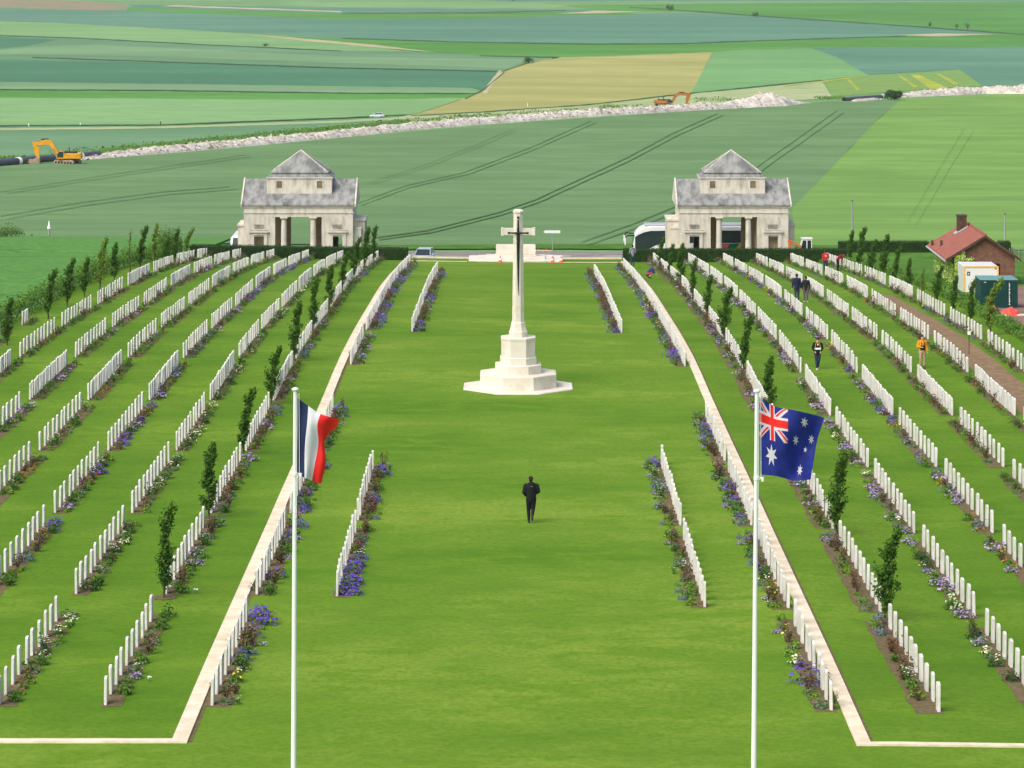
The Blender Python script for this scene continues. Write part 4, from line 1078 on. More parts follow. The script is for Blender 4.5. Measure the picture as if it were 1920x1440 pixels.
b.prism([q2(1351.2,480), q2(1366.2,454), q2(1386,454), q2(1363,480)], -W2-.012, -W2-.004, 'bgreen'); b.prism([q2(1363.2,480), q2(1386.2,454.3), q2(1404,456), q2(1385,480)], -W2-.012, -W2-.004, 'byel')
b.build('stripe', e)
for sy in (-1, 1):
    b = MB(); b.tube([(top[1][0]+.1, sy*.9, top[1][1]+.05),(-.35, sy*1.25, top[1][1]+.1),(-.55, sy*1.3, top[1][1]-.1)], [.06,.05,.04], 'black', 7)
    b.box(-.62,-.5, sy*1.3-.1, sy*1.3+.1, top[1][1]-.75, top[1][1]-.1, 'cwhite', bev=.03); b.build('wing_mirror', e)
for xx in (2.4, 10.6):
    for sy in (-1, 1):
        b = MB(); b.tube([(xx, sy*1.02, .5),(xx, sy*1.265, .5)], .5, 'rubber', 20); wh = b.build('wheel', e)
        b = MB(); b.tube([(xx, sy*1.1, .5),(xx, sy*1.275, .5)], .28, 'grey', 14); b.build('rim', wh)
b = MB(); b.box(-.01,.05,-.95,-.6,.55,.75,'cwhite'); b.build('headlight', e); b = MB(); b.box(-.01,.05,.6,.95,.55,.75,'cwhite'); b.build('headlight', e)
tag(e, 'white coach with dark windows and pink green stripes behind the right pavilion', 'coach')

def car(x, y, rz, paint, label, D=None, k=1.0):
    p = P(x, y) if D is None else Vector((XY(x, D), D, G(XY(x,D), D)+.02)); e = empty('parked_car' if D else 'moving_car', tuple(p), rz); e.scale = (k,k,k)
    # length along x, nose at -x
    secs = [(-2.05,.62,.30,.62),(-1.95,.78,.24,.72),(-1.0,.84,.22,.92),(-.9,.84,.22,.95),(0,.86,.22,.98),(1.4,.84,.22,1.0),(1.9,.8,.24,.98),(2.05,.7,.3,.85)]
    b = MB(); rr = []
    for (xx, w_, z0, z1) in secs: rr.append([Vector((xx,-w_,z0+.12)), Vector((xx,-w_+.08,z0)), Vector((xx,w_-.08,z0)), Vector((xx,w_,z0+.12)), Vector((xx,w_,z1-.12)), Vector((xx,w_-.14,z1)), Vector((xx,-w_+.14,z1)), Vector((xx,-w_,z1-.12))])
    b.loft(rr, paint, smooth=True); b.build('body', e)
    b = MB(); b.loft([[Vector((-.95,-.72,.93)),Vector((-.95,.72,.93)),Vector((1.75,.72,.96)),Vector((1.75,-.72,.96))],[Vector((-.25,-.58,1.42)),Vector((-.25,.58,1.42)),Vector((1.25,.58,1.44)),Vector((1.25,-.58,1.44))]], 'glass'); b.build('window', e)
    b = MB(); b.box(-.3,1.3,-.6,.6,1.42,1.47,paint,bev=.02)
    for sy in (-1,1):
        b.tube([(-.95,sy*.73,.93),(-.26,sy*.59,1.44)], .035, paint, 6); b.tube([(.5,sy*.74,.95),(.5,sy*.6,1.44)], .035, paint, 6); b.tube([(1.77,sy*.73,.95),(1.27,sy*.59,1.44)], .05, paint, 6)
    b.build('roof', e)
    for xx in (-1.3, 1.3):
        for sy in (-1,1):
            b = MB(); b.tube([(xx,sy*.68,.31),(xx,sy*.88,.31)], .31, 'rubber', 16); wq = b.build('wheel', e); b = MB(); b.tube([(xx,sy*.7,.31),(xx,sy*.89,.31)], .19, 'grey', 12); b.build('rim', wq)
    for sy in (-1,1):
        b = MB(); b.box(-2.06,-1.98,sy*.62-.12,sy*.62+.12,.56,.68,'whitef'); b.build('headlight', e)
        b = MB(); b.box(-.75,-.6,sy*.95-.08,sy*.95+.08,.95,1.07,paint,bev=.02); b.build('wing_mirror', e)
    return tag(e, label, 'car')
car(795, 480, R(84), 'clblue', 'pale blue car on the road just left of the altar stone', D=282.2, k=.96)
car(707, 221, R(-4), 'clblue', 'distant pale blue car on the lane beyond the chalk bank', k=.92)
# white van at the left pavilion
D = 284; x0 = XY(432, D); z0 = G(x0, D)+.02; e = empty('white_van', (x0+1.0, D+1.5, z0), R(90))
b = MB(); rr = []
for (xx, w_, z1) in ((-2.4,.8,1.1),(-2.2,.95,1.3),(-1.5,.98,2.1),(-1.2,.98,2.3),(2.3,.98,2.35),(2.4,.95,2.25)): rr.append([Vector((xx,-w_,.3)), Vector((xx,w_,.3)), Vector((xx,w_,z1-.25)), Vector((xx,w_-.2,z1)), Vector((xx,-w_+.2,z1)), Vector((xx,-w_,z1-.25))])
b.loft(rr, 'cwhite'); b.build('body', e)
b = MB(); b.add([(-2.2,-.8,1.34),(-2.2,.8,1.34),(-1.53,.75,2.06),(-1.53,-.75,2.06)], [(0,1,2,3)], 'glass', Matrix.Translation((-.03,0,.03))); b.build('windscreen', e)
b = MB(); b.box(-1.4,-.6,-.99,-.985,1.3,1.9,'glass'); b.box(-1.4,-.6,.985,.99,1.3,1.9,'glass'); b.build('side_window', e)
for xx in (-1.5,1.5):
    for sy in (-1,1): b = MB(); b.tube([(xx,sy*.8,.33),(xx,sy*1.0,.33)], .33, 'rubber', 14); b.build('wheel', e)
tag(e, 'white van partly hidden behind the left pavilion', 'van')

# ---------------------------------------------------------------- road sign, cones, posts
p = P(1036, 470); e = empty('road_sign', tuple(p)); h = 38/S(p.y)
b = MB(); b.tube([(0,0,0),(0,0,h)], .045, 'grey', 8); b.build('post', e)
b = MB(); b.box(-.72,.72,-.05,-.01,h-.26,h,'polewhite',bev=.01); b.prism([(-.72,h-.22),(-.86,h-.13),(-.72,h-.04)], -.05,-.01,'polewhite'); b.build('sign_panel', e)
tag(e, 'white direction sign on a thin post across the road right of the cross', 'road sign')
def cone(px, py, label):
    D = 269.5; X = XY(px, D); e = empty('traffic_cone', (X, D-.2, G(X, D)+.02))
    b = MB(); b.tube([(0,0,.03),(0,0,.2)], [.16,.12], 'coneo', 14); b.tube([(0,0,.36),(0,0,.55)], [.07,.03], 'coneo', 12); b.box(-.2,.2,-.2,.2,0,.035,'coneo',bev=.01); b.build('cone_body', e)
    b = MB(); b.tube([(0,0,.2),(0,0,.36)], [.121,.071], 'whitef', 14); b.build('reflective_band', e)
    return tag(e, label, 'traffic cone', 'orange and white cones in front of the altar stone')
cone(938, 490, 'orange and white cone to the left of the cross shaft'); cone(1035.5, 489, 'orange cone below the road sign, left one of the right pair'); cone(1052, 490, 'orange cone at the right end of the altar steps')
# barrier tape around the altar stone
e = empty('barrier_tape', (0, 0, 0)); D = 276.6; zt = G(0, D)
b = MB(); px0, px1 = 934, 1036; xa, xb = XY(px0, D), XY(px1, D)
for i in range(9): x = xa+(xb-xa)*i/8; b.tube([(x,D,zt),(x,D,zt+.95)], .02, 'grey', 5)
b.build('post', e)
b = MB(); n = 44
for i in range(n):
    x0_ = xa+(xb-xa)*i/n; x1_ = xa+(xb-xa)*(i+1)/n; sag = lambda x: zt+.82-.06*math.sin(((x-xa)/(xb-xa)*8 % 1)*math.pi)
    b.add([(x0_,D-.03,sag(x0_)),(x1_-.002,D-.03,sag(x1_-.002)),(x1_-.002,D-.03,sag(x1_)+.09),(x0_,D-.03,sag(x0_)+.09)], [(0,1,2,3)], 'coneo' if i % 2 else 'whitef')
b.build('tape', e)
tag(e, 'red and white barrier tape strung on posts around the altar stone', 'barrier tape')
for (px, py, top, label) in ((1598,466,377,'tall grey pole in the field left of the shed'), (1884,461,402,'grey pole in the field right of the shed chimney')):
    p = P(px, py); e = MB(); h = (py-top)/S(p.y); e.tube([(0,0,0),(0,0,h*.6),(0,0,h)], [.11,.09,.06], 'grey', 10)
    e.tube([(0,0,h-.02),(0,0,h+.1)], [.09,.05], 'dark', 10); o = e.build('utility_pole'); o.location = p; tag(o, label, 'pole')
p = P(92, 443); e = empty('marker_post', tuple(p)); s_ = S(p.y)
b = MB(); b.tube([(0,0,0),(0,0,14/s_)], .1, 'grey', 10); b.build('post', e); b = MB(); b.tube([(0,0,14/s_),(0,0,17/s_),(0,0,21/s_),(0,0,29/s_)], [.19,.2,.1,.03], 'whitef', 12); b.build('cap', e)
tag(e, 'white pointed marker post beyond the left crop field', 'post')
for i, (px, py, top, label) in enumerate(((1817,664,621,'dark thin post standing on the earth path'),)):
    p = P(px, py); h = (py-top)/S(p.y); e = empty('name_post', tuple(p)); b = MB(); b.tube([(0,0,0),(0,0,h)], .018, 'black', 6); b.build('post', e); b = MB(); b.box(-.09,.09,-.02,-.005,h-.2,h,'polewhite'); b.build('panel', e); tag(e, label, 'post')
def blue_marker(px, py, hp, label):
    p = P(px, py); h = hp/S(p.y); b = MB(); b.box(-.12,.12,-.03,.03,0,h,'gcont',bev=.01); o = b.build('metal_marker'); o.location = p; tag(o, label, 'marker')
blue_marker(1238, 508, 17, 'blue grey upright marker in the first row right of the right path')
# far roadside markers
for (px, py, lab) in ((54,237,'tiny white marker, leftmost on the field edge above the yellow excavator'), (151,236,'tiny white marker, second on the field edge above the yellow excavator'), (301,236,'thin dark post on the lane above the left chalk bank'), (989,200,'thin pale post at the foot of the barley field')):
    p = P(px, py); b = MB(); b.tube([(0,0,0),(0,0,.7 if px < 200 else 1.1)], .16 if px < 200 else .1, 'whitef' if px != 301 else 'dark', 6); o = b.build('roadside_marker'); o.location = p; tag(o, lab, 'marker')

# ---------------------------------------------------------------- brick shed and yard
D0 = 228.0; s = S(D0); xl, xr = XY(1796,D0), XY(1903,D0); ex0, ex1 = XY(1772,D0), XY(1913.5,D0); xm = XY(1847,D0)
zg = G(33,D0)-.1; ze = ZY(488,D0); zp = ZY(443,D0); Ls = 9.6
e = empty('brick_shed', (xm, D0, zg)); q = lambda x: x-xm; hz = lambda z: z-zg
def zroof(x): return (ze+(zp-ze)*(x-ex0)/(xm-ex0)) if x <= xm else (ze+(zp-ze)*(ex1-x)/(ex1-xm))
# gable walls
b = MB()
for y in (0, Ls-.25):
    b.prism([(q(xl),0),(q(xr),0),(q(xr),hz(zroof(xr))-.08),(0,hz(zp)-.08),(q(xl),hz(zroof(xl))-.08)], y, y+.25, 'brick')
b.box(q(xl),q(xl)+.25,.25,Ls-.25,0,hz(zroof(xl))-.1,'brick'); b.box(q(xr)-.25,q(xr),.25,Ls-.25,0,hz(zroof(xr))-.1,'brick')
b.build('wall', e)
b = MB(); th = .12
for (xa, xb) in ((ex0, xm), (xm, ex1)):
    za, zb = hz(zroof(xa)), hz(zroof(xb)); b.loft([[Vector((q(xa),-.3,za)),Vector((q(xb),-.3,zb)),Vector((q(xb),-.3,zb+th)),Vector((q(xa),-.3,za+th))],[Vector((q(xa),Ls+.3,za)),Vector((q(xb),Ls+.3,zb)),Vector((q(xb),Ls+.3,zb+th)),Vector((q(xa),Ls+.3,za+th))]], 'tile')
rf = b.build('roof', e)
b = MB(); b.tube([(0,-.32,hz(zp)+.1),(0,Ls+.3,hz(zp)+.1)], .11, 'tile', 10); b.build('ridge', rf)
b = MB()
for sg, xx in ((-1, ex0), (1, ex1)):
    b.loft([[Vector((q(xx),-.34,hz(ze)-.08)),Vector((0,-.34,hz(zp)-.08)),Vector((0,-.34,hz(zp)+.1)),Vector((q(xx),-.34,hz(ze)+.1))],[Vector((q(xx),-.302,hz(ze)-.08)),Vector((0,-.302,hz(zp)-.08)),Vector((0,-.302,hz(zp)+.1)),Vector((q(xx),-.302,hz(ze)+.1))]], 'chimney')
b.build('verge_board', rf)
b = MB(); b.tube([(q(ex0)-.05,-.3,hz(ze)-.02),(q(ex0)-.05,Ls+.3,hz(ze)-.02)], .07, 'lead', 8); b.build('gutter', rf)
yc = 7.4; xc = q(XY(1803,D0+7.4))+.0
b = MB(); b.box(xc-.33,xc+.33,yc-.3,yc+.3,hz(zp)-1.0,hz(zp)+.75,'chimney'); b.box(xc-.37,xc+.37,yc-.34,yc+.34,hz(zp)+.75,hz(zp)+.87,'chimney',bev=.02); c = b.build('chimney', rf)
b = MB(); zz = lambda x: hz(zroof(x+xm))+th+.02
b.loft([[Vector((xc-.55,yc-.5,zz(xc-.55))),Vector((xc+.4,yc-.5,zz(xc+.4))),Vector((xc+.4,yc-.5,zz(xc+.4)+.08)),Vector((xc-.55,yc-.5,zz(xc-.55)+.08))],[Vector((xc-.55,yc+.4,zz(xc-.55))),Vector((xc+.4,yc+.4,zz(xc+.4))),Vector((xc+.4,yc+.4,zz(xc+.4)+.08)),Vector((xc-.55,yc+.4,zz(xc-.55)+.08))]], 'lead'); b.build('flashing', c)
for (px, yy) in ((1748, 8.2), (1765, 6.0)):
    b = MB(); x = q(XY(px,D0+yy)); b.tube([(x,yy,zz(x)-.05),(x,yy,zz(x)+.3)], [.1,.08], 'chimney', 8); b.tube([(x,yy,zz(x)+.3),(x,yy,zz(x)+.36)], [.13,.1], 'chimney', 8); b.build('roof_vent', rf)
b = MB(); dx0, dx1 = q(XY(1850,D0)), q(XY(1874.5,D0)); b.box(dx0,dx1,-.03,-.002,0,hz(ZY(494,D0)),'black'); b.build('doorway', e)
tag(e, 'small brown brick shed with red tiled roof and a chimney', 'shed')
# climber on the shed's left wall
b = MB(); rnd = random.Random(4)
for _ in range(7000):
    if rnd.random() < .7:
        yy = rnd.uniform(-.1,Ls); hh = hz(zroof(xl))-.05; z = rnd.uniform(.0,1)**.8*hh; xo_ = xl-rnd.uniform(.03,.5); z = min(z, hz(zroof(xo_))-.06); p = Vector((xo_, D0+yy, zg+z)); d = Vector((-1,rnd.uniform(-.8,.3),rnd.uniform(-.2,.8)))
    else:
        xx = rnd.uniform(xl-.25, xl+1.1*rnd.random()**.6); lim = hz(zroof(max(xx,xl)))-.1
        p = Vector((xx, D0-rnd.uniform(.03,.3), zg+rnd.uniform(0,1)*lim*(1 if xx < xl+.5 else .75))); d = Vector((rnd.uniform(-.5,.5),-1,rnd.uniform(-.2,.8)))
    leafq(b, p, d, rnd.uniform(.09,.17), 'ivy' if rnd.random() < .75 else ('cream' if rnd.random() < .45 else 'loose'), rnd, .7)
tag(b.build('climbing_plant'), 'yellow green variegated creeper covering the left wall of the brick shed', 'climbing plant')
# white container
def cbox(name, px0, px1, ytop, ybot, D, dep, paint, top, label, trim=None):
    x0, x1 = XY(px0,D), XY(px1,D); zt, zb = ZY(ytop,D), ZY(ybot,D); e = empty(name, ((x0+x1)/2, D, zb)); W = (x1-x0)/2; H_ = zt-zb
    return e, W, H_, dep
D = 218.0
e, W, H_, dep = cbox('white_container', 1807.5, 1872, 499.5, 556, D, 3.0, '', '', '')
b = MB(); b.box(-W,W,0,dep,0,H_,'cwhite',bev=.03); b.build('box_body', e)
b = MB()
for (x0, x1, z0, z1) in ((-W-.02,-W+.07,0,H_),(W-.07,W+.02,0,H_),(-W+.07,W-.07,H_-.08,H_+.02)): b.box(x0,x1,-.03,-.002,z0,z1,'ytrim')
b.build('corner_trim', e)
b = MB(); b.box(-W+.2,-W+.42,-.008,-.002,H_-.62,H_-.36,'dark'); b.box(-W+.26,-W+.36,-.012,-.009,H_-.54,H_-.45,'cwhite'); b.build('badge', e)
b = MB(); b.box(W-.26,W-.12,-.02,-.002,H_-.2,H_-.12,'signred'); b.build('marker_lamp', e)
b = MB(); b.box(-W+.6,W,-.02,.3,-.28,-.02,'signred'); b.box(-W,W,.3,dep,-.3,-.001,'dark'); b.build('under_frame', e)
tag(e, 'white box container with yellow trimmed edges in front of the shed door', 'container')
D = 203.0
e, W, H_, dep = cbox('green_container', 1838.5, 1908.5, 525.5, 580, D, 2.4, '', '', '')
b = MB(); b.box(-W,W,0,dep,0,H_,'gcont')
for i in range(16): x = -W+.08+i*(2*W-.16)/16; b.box(x,x+(2*W-.16)/32,-.03,-.001,.1,H_-.1,'gcont',bev=.008)
b.build('box_body', e)
b = MB(); b.box(-W-.02,W+.02,-.04,dep+.02,H_,H_+.04,'gconttop',bev=.01); b.build('lid', e)
b = MB(); rnd = random.Random(9)
for i in range(15):
    z = H_*.15+i*H_*.052; b.box(W*.52,W*.52+rnd.choice([.05,.07,.03]),-.04,-.0315,z,z+H_*.038,'whitef')
b.box(-W*.82,-W*.7,-.04,-.0315,H_-.14,H_-.11,'whitef'); b.build('lettering', e)
tag(e, 'dark green metal container with vertical white lettering in the yard', 'container')
# tarpaulin, slabs, warning triangle
p = P(1893, 592)
b = MB(); n = 22; vs = []; fs = []
for i in range(n):
    for j in range(n):
        u = i/(n-1)*2-1; v = j/(n-1)*2-1; r_ = min(1, math.hypot(u, v)); hgt = .42*(1-r_*r_)*(1+.5*noise.noise(Vector((u*2,v*2,4)))) + .12*noise.noise(Vector((u*4,v*4,1)))*(1-r_**3)+.10*abs(noise.noise(Vector((u*7,v*5,8))))
        vs.append((u*.68, v*.7, max(.02,hgt)))
for i in range(n-1):
    for j in range(n-1): fs.append((i*n+j,(i+1)*n+j,(i+1)*n+j+1,i*n+j+1))
b.add(vs, fs, 'tarp', smooth=True); o = b.build('tarpaulin'); o.location = p+Vector((0,0,.03)); tag(o, 'crumpled coral red tarpaulin on the ground by the green container', 'tarpaulin')
for (px, py, w_, lab) in ((1881,594,.6,'pale slab lying left of the red tarpaulin'), (1914,593,.5,'white slab lying right of the red tarpaulin')):
    p = P(px, py); b = MB(); b.box(-w_/2,w_/2,-.25,.25,0,.09,'kerb',bev=.01); o = b.build('stone_slab'); o.location = p+Vector((0,0,.03)); tag(o, lab, 'slab')
p = P(1863, 587); s_ = S(p.y); e = empty('warning_sign', tuple(p+Vector((-.25,0,.03))))
b = MB(); hw_ = 13/s_; h0 = 7/s_; h1 = 31/s_
b.prism([(-hw_,h0),(hw_,h0),(0,h1)], -.03, 0, 'signred'); b.build('sign_frame', e)
b = MB(); b.prism([(-hw_*.76,h0+.05),(hw_*.76,h0+.05),(0,h1-.11)], -.042, -.032, 'signora'); b.build('sign_panel', e)
b = MB(); b.tube([(0,-.05,h0+.36),(-.03,-.05,h0+.22)], [.035,.04], 'black', 6); b.tube([(-.03,-.05,h0+.22),(-.1,-.05,h0+.09)], .022, 'black', 5); b.tube([(-.03,-.05,h0+.22),(.05,-.05,h0+.09)], .022, 'black', 5); b.tube([(.0,-.05,h0+.3),(.14,-.05,h0+.14)], .016, 'black', 5)
b.tube([(0,-.05,h0+.42),(0,-.05,h0+.47)], [.035,.02], 'black', 6); b.prism([(.1,h0+.07),(.24,h0+.07),(.17,h0+.15)], -.05, -.043, 'black'); b.build('pictogram', e)
b = MB()
for sx in (-1,1): b.tube([(sx*hw_*.7,.0,h0+.02),(sx*hw_*.7,.3,0)], .02, 'grey', 5); b.tube([(sx*hw_*.7,-.01,h0+.02),(sx*hw_*.7,-.01,0)], .02, 'grey', 5)
b.build('stand_leg', e); tag(e, 'orange triangular roadworks sign with a red border by the hedge', 'warning sign')
# wire fence right of the shed
e = empty('wire_fence', (0,0,0)); b = MB(); fp = [P(1893,492), P(1920,490), P(1960,488)]
for i in range(9):
    q_ = fp[0].lerp(fp[2], i/8); b.tube([q_, q_+Vector((0,0,1.2))], .03, 'grey', 6)
b.build('post', e); b = MB()
for k_ in range(8): b.tube([fp[0]+Vector((0,0,.1+.15*k_)), fp[2]+Vector((0,0,.1+.15*k_))], .008, 'grey', 4)
b.build('wire', e); tag(e, 'thin grey wire fence at the right edge beyond the shed', 'fence')

# ---------------------------------------------------------------- flags
PD = 75.0
def pole(px_top, px_bot, ytop, label, bracket_y):
    X = XY((px_top+px_bot)/2, PD); z0 = G(X, PD); zt = ZY(ytop, PD); e = empty('flagpole', (X, PD, z0)); k = PD/6000
    H_ = zt-z0; dx = (px_top-px_bot)*k*(H_/(705*k)); bx_ = -dx*.3
    b = MB(); n = 8; pts = [(bx_+dx*i/n, 0, H_*i/n) for i in range(n+1)]; b.tube(pts, [.070-.026*(i/n) for i in range(n+1)], 'polewhite', 16); b.build('pole', e)
    b = MB(); tx = bx_+dx; b.tube([(tx,0,H_-.04),(tx,0,H_),(tx,0,H_+.03),(tx,0,H_+.06)], [.04,.085,.085,.03], 'polewhite', 16); b.build('cap', e)
    zb = ZY(bracket_y, PD)-z0
    b = MB(); b.tube([(tx-.055,0,zb),(tx-.055,0,zb+.08)], .02, 'polewhite', 8); b.tube([(tx,0,zb),(tx,0,zb+.07)], .075, 'polewhite', 14); b.tube([(tx,0,zb+.03),(tx+.14,-.02,zb+.03)], .022, 'polewhite', 8); b.tube([(tx+.14,-.02,zb-.04),(tx+.14,-.02,zb+.06)], .035, 'polewhite', 8); b.build('bracket', e)
    b = MB(); b.tube([(tx+.10,-.02,zb),(tx+.09,-.02,H_-.08)], .008, 'polewhite', 5); b.tube([(tx+.03,-.05,zb-1),(tx+.05,-.05,H_-.1)], .006, 'polewhite', 5); b.build('halyard', e)
    return tag(e, label, 'flagpole', 'pair of tall white flagpoles')
pole(552.5, 549.5, 731, 'white flagpole on the left carrying the blue white and red flag', 891)
pole(1417, 1411.5, 734, 'white flagpole on the right carrying the dark blue starred flag', 899)
def cr(a, b_, c, d, t): return .5*((2*b_)+(-a+c)*t+(2*a-5*b_+4*c-d)*t*t+(-a+3*b_-3*c+d)*t**3)
def gridsurf(ctrl, us, dep):
    """ctrl[v][u] picture points; returns f(u,v) -> world"""
    nv = len(ctrl); nu = len(ctrl[0])
    def ev(u, v):
        u = max(0, min(1, u)); v = max(0, min(1, v))
        i = 0
        while i < nu-2 and u > us[i+1]: i += 1
        tu = (u-us[i])/(us[i+1]-us[i]); fv = v*(nv-1); j = min(nv-2, int(fv)); tv = fv-j
        def row(jj):
            jj = max(0, min(nv-1, jj)); r = ctrl[jj]
            g_ = lambda q_: r[max(0, min(nu-1, q_))]
            return [cr(g_(i-1)[c], g_(i)[c], g_(i+1)[c], g_(i+2)[c], tu) for c in (0,1)]
        rr = [row(j+o) for o in (-1,0,1,2)]
        x, y = [cr(rr[0][c], rr[1][c], rr[2][c], rr[3][c], tv) for c in (0,1)]
        D = PD+dep(u, v)
        return Vector((XY(x, D), D, ZY(y, D)))
    return ev
def cloth_mesh(b, f, u0, u1, v0, v1, nu, nv, m):
    vs = [f(u0+(u1-u0)*i/nu, v0+(v1-v0)*j/nv) for j in range(nv+1) for i in range(nu+1)]
    fs = [(j*(nu+1)+i, (j+1)*(nu+1)+i, (j+1)*(nu+1)+i+1, j*(nu+1)+i+1) for j in range(nv) for i in range(nu)]
    b.add(vs, fs, m, smooth=True)
ctrl = [[(557,745),(578,761),(601,776),(636,786)],
        [(558,781),(576,792),(595,797),(631,799)],
        [(558,817),(572,831),(597,831),(609,827)],
        [(557,853),(571,863),(591,866),(611,866)],
        [(557,888),(571,896),(585,901),(602,908)]]
dep = lambda u, v: -.02+u*(.16*math.sin(u*7+v*2.5)+.07*math.sin(v*9+u*5)) + .10*u*math.sin(u*13)
f = gridsurf(ctrl, [0,1/3,2/3,1], dep)
b = MB(); cloth_mesh(b, f, 0, 1/3, 0, 1, 14, 44, 'fnavy'); cloth_mesh(b, f, 1/3, 2/3, 0, 1, 14, 44, 'fwhite'); cloth_mesh(b, f, 2/3, 1, 0, 1, 16, 44, 'fred')
tag(b.build('tricolour_flag'), 'blue white and red vertical striped flag folding in the wind on the left pole', 'flag')
ctrl = [[(1424,747),(1457,763),(1499,771),(1546,783)],
        [(1424,795),(1458,806),(1497,812),(1533,823)],
        [(1425,843),(1458,851),(1493,857),(1526,862)],
        [(1426,890),(1457,893),(1489,901),(1520,899)]]
dep2 = lambda u, v: -.02+u*(.20*math.sin(u*8+v*3)+.05*math.sin(v*8+u*4)+.05*math.sin(u*17-v*6))
f = gridsurf(ctrl, [0,1/3,2/3,1], dep2)
e = empty('starred_ensign', (0,0,0))
b = MB(); cloth_mesh(b, f, 0, 1, 0, 1, 48, 44, 'fblue'); b.build('cloth', e)
def off(f, u, v, o):
    p = f(u, v); a = f(min(1,u+.01), v)-f(max(0,u-.01), v); c = f(u, min(1,v+.01))-f(u, max(0,v-.01)); n = a.cross(c).normalized()
    if n.y > 0: n = -n
    return p+n*o
def decal(b, f, poly, m, o):
    bm = bmesh.new(); fc = bm.faces.new([bm.verts.new((p_[0], p_[1], 0)) for p_ in poly]); bmesh.ops.triangulate(bm, faces=bm.faces[:])
    for i in range(1, 48):
        for co, no in (((i/48,0,0),(1,0,0)), ((0,i/44,0),(0,1,0))):
            bmesh.ops.bisect_plane(bm, geom=bm.verts[:]+bm.edges[:]+bm.faces[:], plane_co=co, plane_no=no, dist=1e-6)
    bm.verts.index_update(); uv = [(v.co.x, v.co.y) for v in bm.verts]; fs = [[v.index for v in q_.verts] for q_ in bm.faces]; bm.free()
    for s_ in (o, -o): b.add([off(f, u, v, s_) for u, v in uv], fs, m, smooth=True)
J = MB()
def cl(poly):   # clip to canton 0..0.5, 0..0.5
    return poly
w1, w2 = .050, .030
c_ = lambda u, v: (u, v)
def clip(poly, x0, x1, y0, y1):
    def cut(P_, ins, inter):
        out = []
        for i in range(len(P_)):
            a, b_ = P_[i-1], P_[i]
            if ins(b_):
                if not ins(a): out.append(inter(a, b_))
                out.append(b_)
            elif ins(a): out.append(inter(a, b_))
        return out
    ix = lambda X: (lambda a, b_: (X, a[1]+(b_[1]-a[1])*(X-a[0])/(b_[0]-a[0])))
    iy = lambda Y: (lambda a, b_: (a[0]+(b_[0]-a[0])*(Y-a[1])/(b_[1]-a[1]), Y))
    for ins, it in ((lambda p_: p_[0] >= x0-1e-9, ix(x0)), (lambda p_: p_[0] <= x1+1e-9, ix(x1)), (lambda p_: p_[1] >= y0-1e-9, iy(y0)), (lambda p_: p_[1] <= y1+1e-9, iy(y1))):
        poly = cut(poly, ins, it)
        if not poly: break
    return poly
def bar(a, b_, wdt, shift=0.0):
    # in a metric where u counts double the length of v (flag ratio 2:1); width wdt in v units
    ax, ay, bx2, by = a[0]*2, a[1], b_[0]*2, b_[1]; dx, dy = bx2-ax, by-ay; L = math.hypot(dx, dy); nx_, ny_ = -dy/L, dx/L
    q_ = [(ax+nx_*(wdt/2+shift), ay+ny_*(wdt/2+shift)), (bx2+nx_*(wdt/2+shift), by+ny_*(wdt/2+shift)), (bx2-nx_*(wdt/2-shift), by-ny_*(wdt/2-shift)), (ax-nx_*(wdt/2-shift), ay-ny_*(wdt/2-shift))]
    return clip([(x/2, y) for x, y in q_], 0, .5, 0, .5)
decal(J, f, bar((-.1,-.1),(.6,.6),.10), 'fwhite', .004); decal(J, f, bar((-.1,.6),(.6,-.1),.10), 'fwhite', .0045)
for (a, b_, sh) in (((0,0),(.25,.25),.016), ((.25,.25),(.5,.5),-.016), ((0,.5),(.25,.25),.016), ((.25,.25),(.5,0),-.016)): decal(J, f, bar(a, b_, .034, sh), 'fred', .007)
decal(J, f, bar((0,.25),(.5,.25),.166), 'fwhite', .0085); decal(J, f, bar((.25,0),(.25,.5),.166), 'fwhite', .009)
decal(J, f, bar((0,.25),(.5,.25),.10), 'fred', .011); decal(J, f, bar((.25,0),(.25,.5),.10), 'fred', .0115)
J.build('canton', e)
def star(u, v, r, n, inner=.44):
    pts = []
    for i in range(2*n):
        rr = r if i % 2 == 0 else r*inner; t = -math.pi/2+math.pi*i/n; pts.append((u+rr*math.cos(t)/2*1.35, v+rr*math.sin(t)))
    b = MB()
    # fan of triangles so that a concave outline is safe
    for i in range(2*n): decal(b, f, [(u, v), pts[i], pts[(i+1) % (2*n)]], 'fwhite', .005)
    b.build('star', e)
star(.23,.70,.150,7); star(.75,.83,.078,7); star(.63,.44,.078,7); star(.74,.17,.078,7); star(.87,.37,.078,7); star(.80,.54,.045,5)
tag(e, 'dark blue flag with red and white crossed canton and white stars, right pole', 'flag')

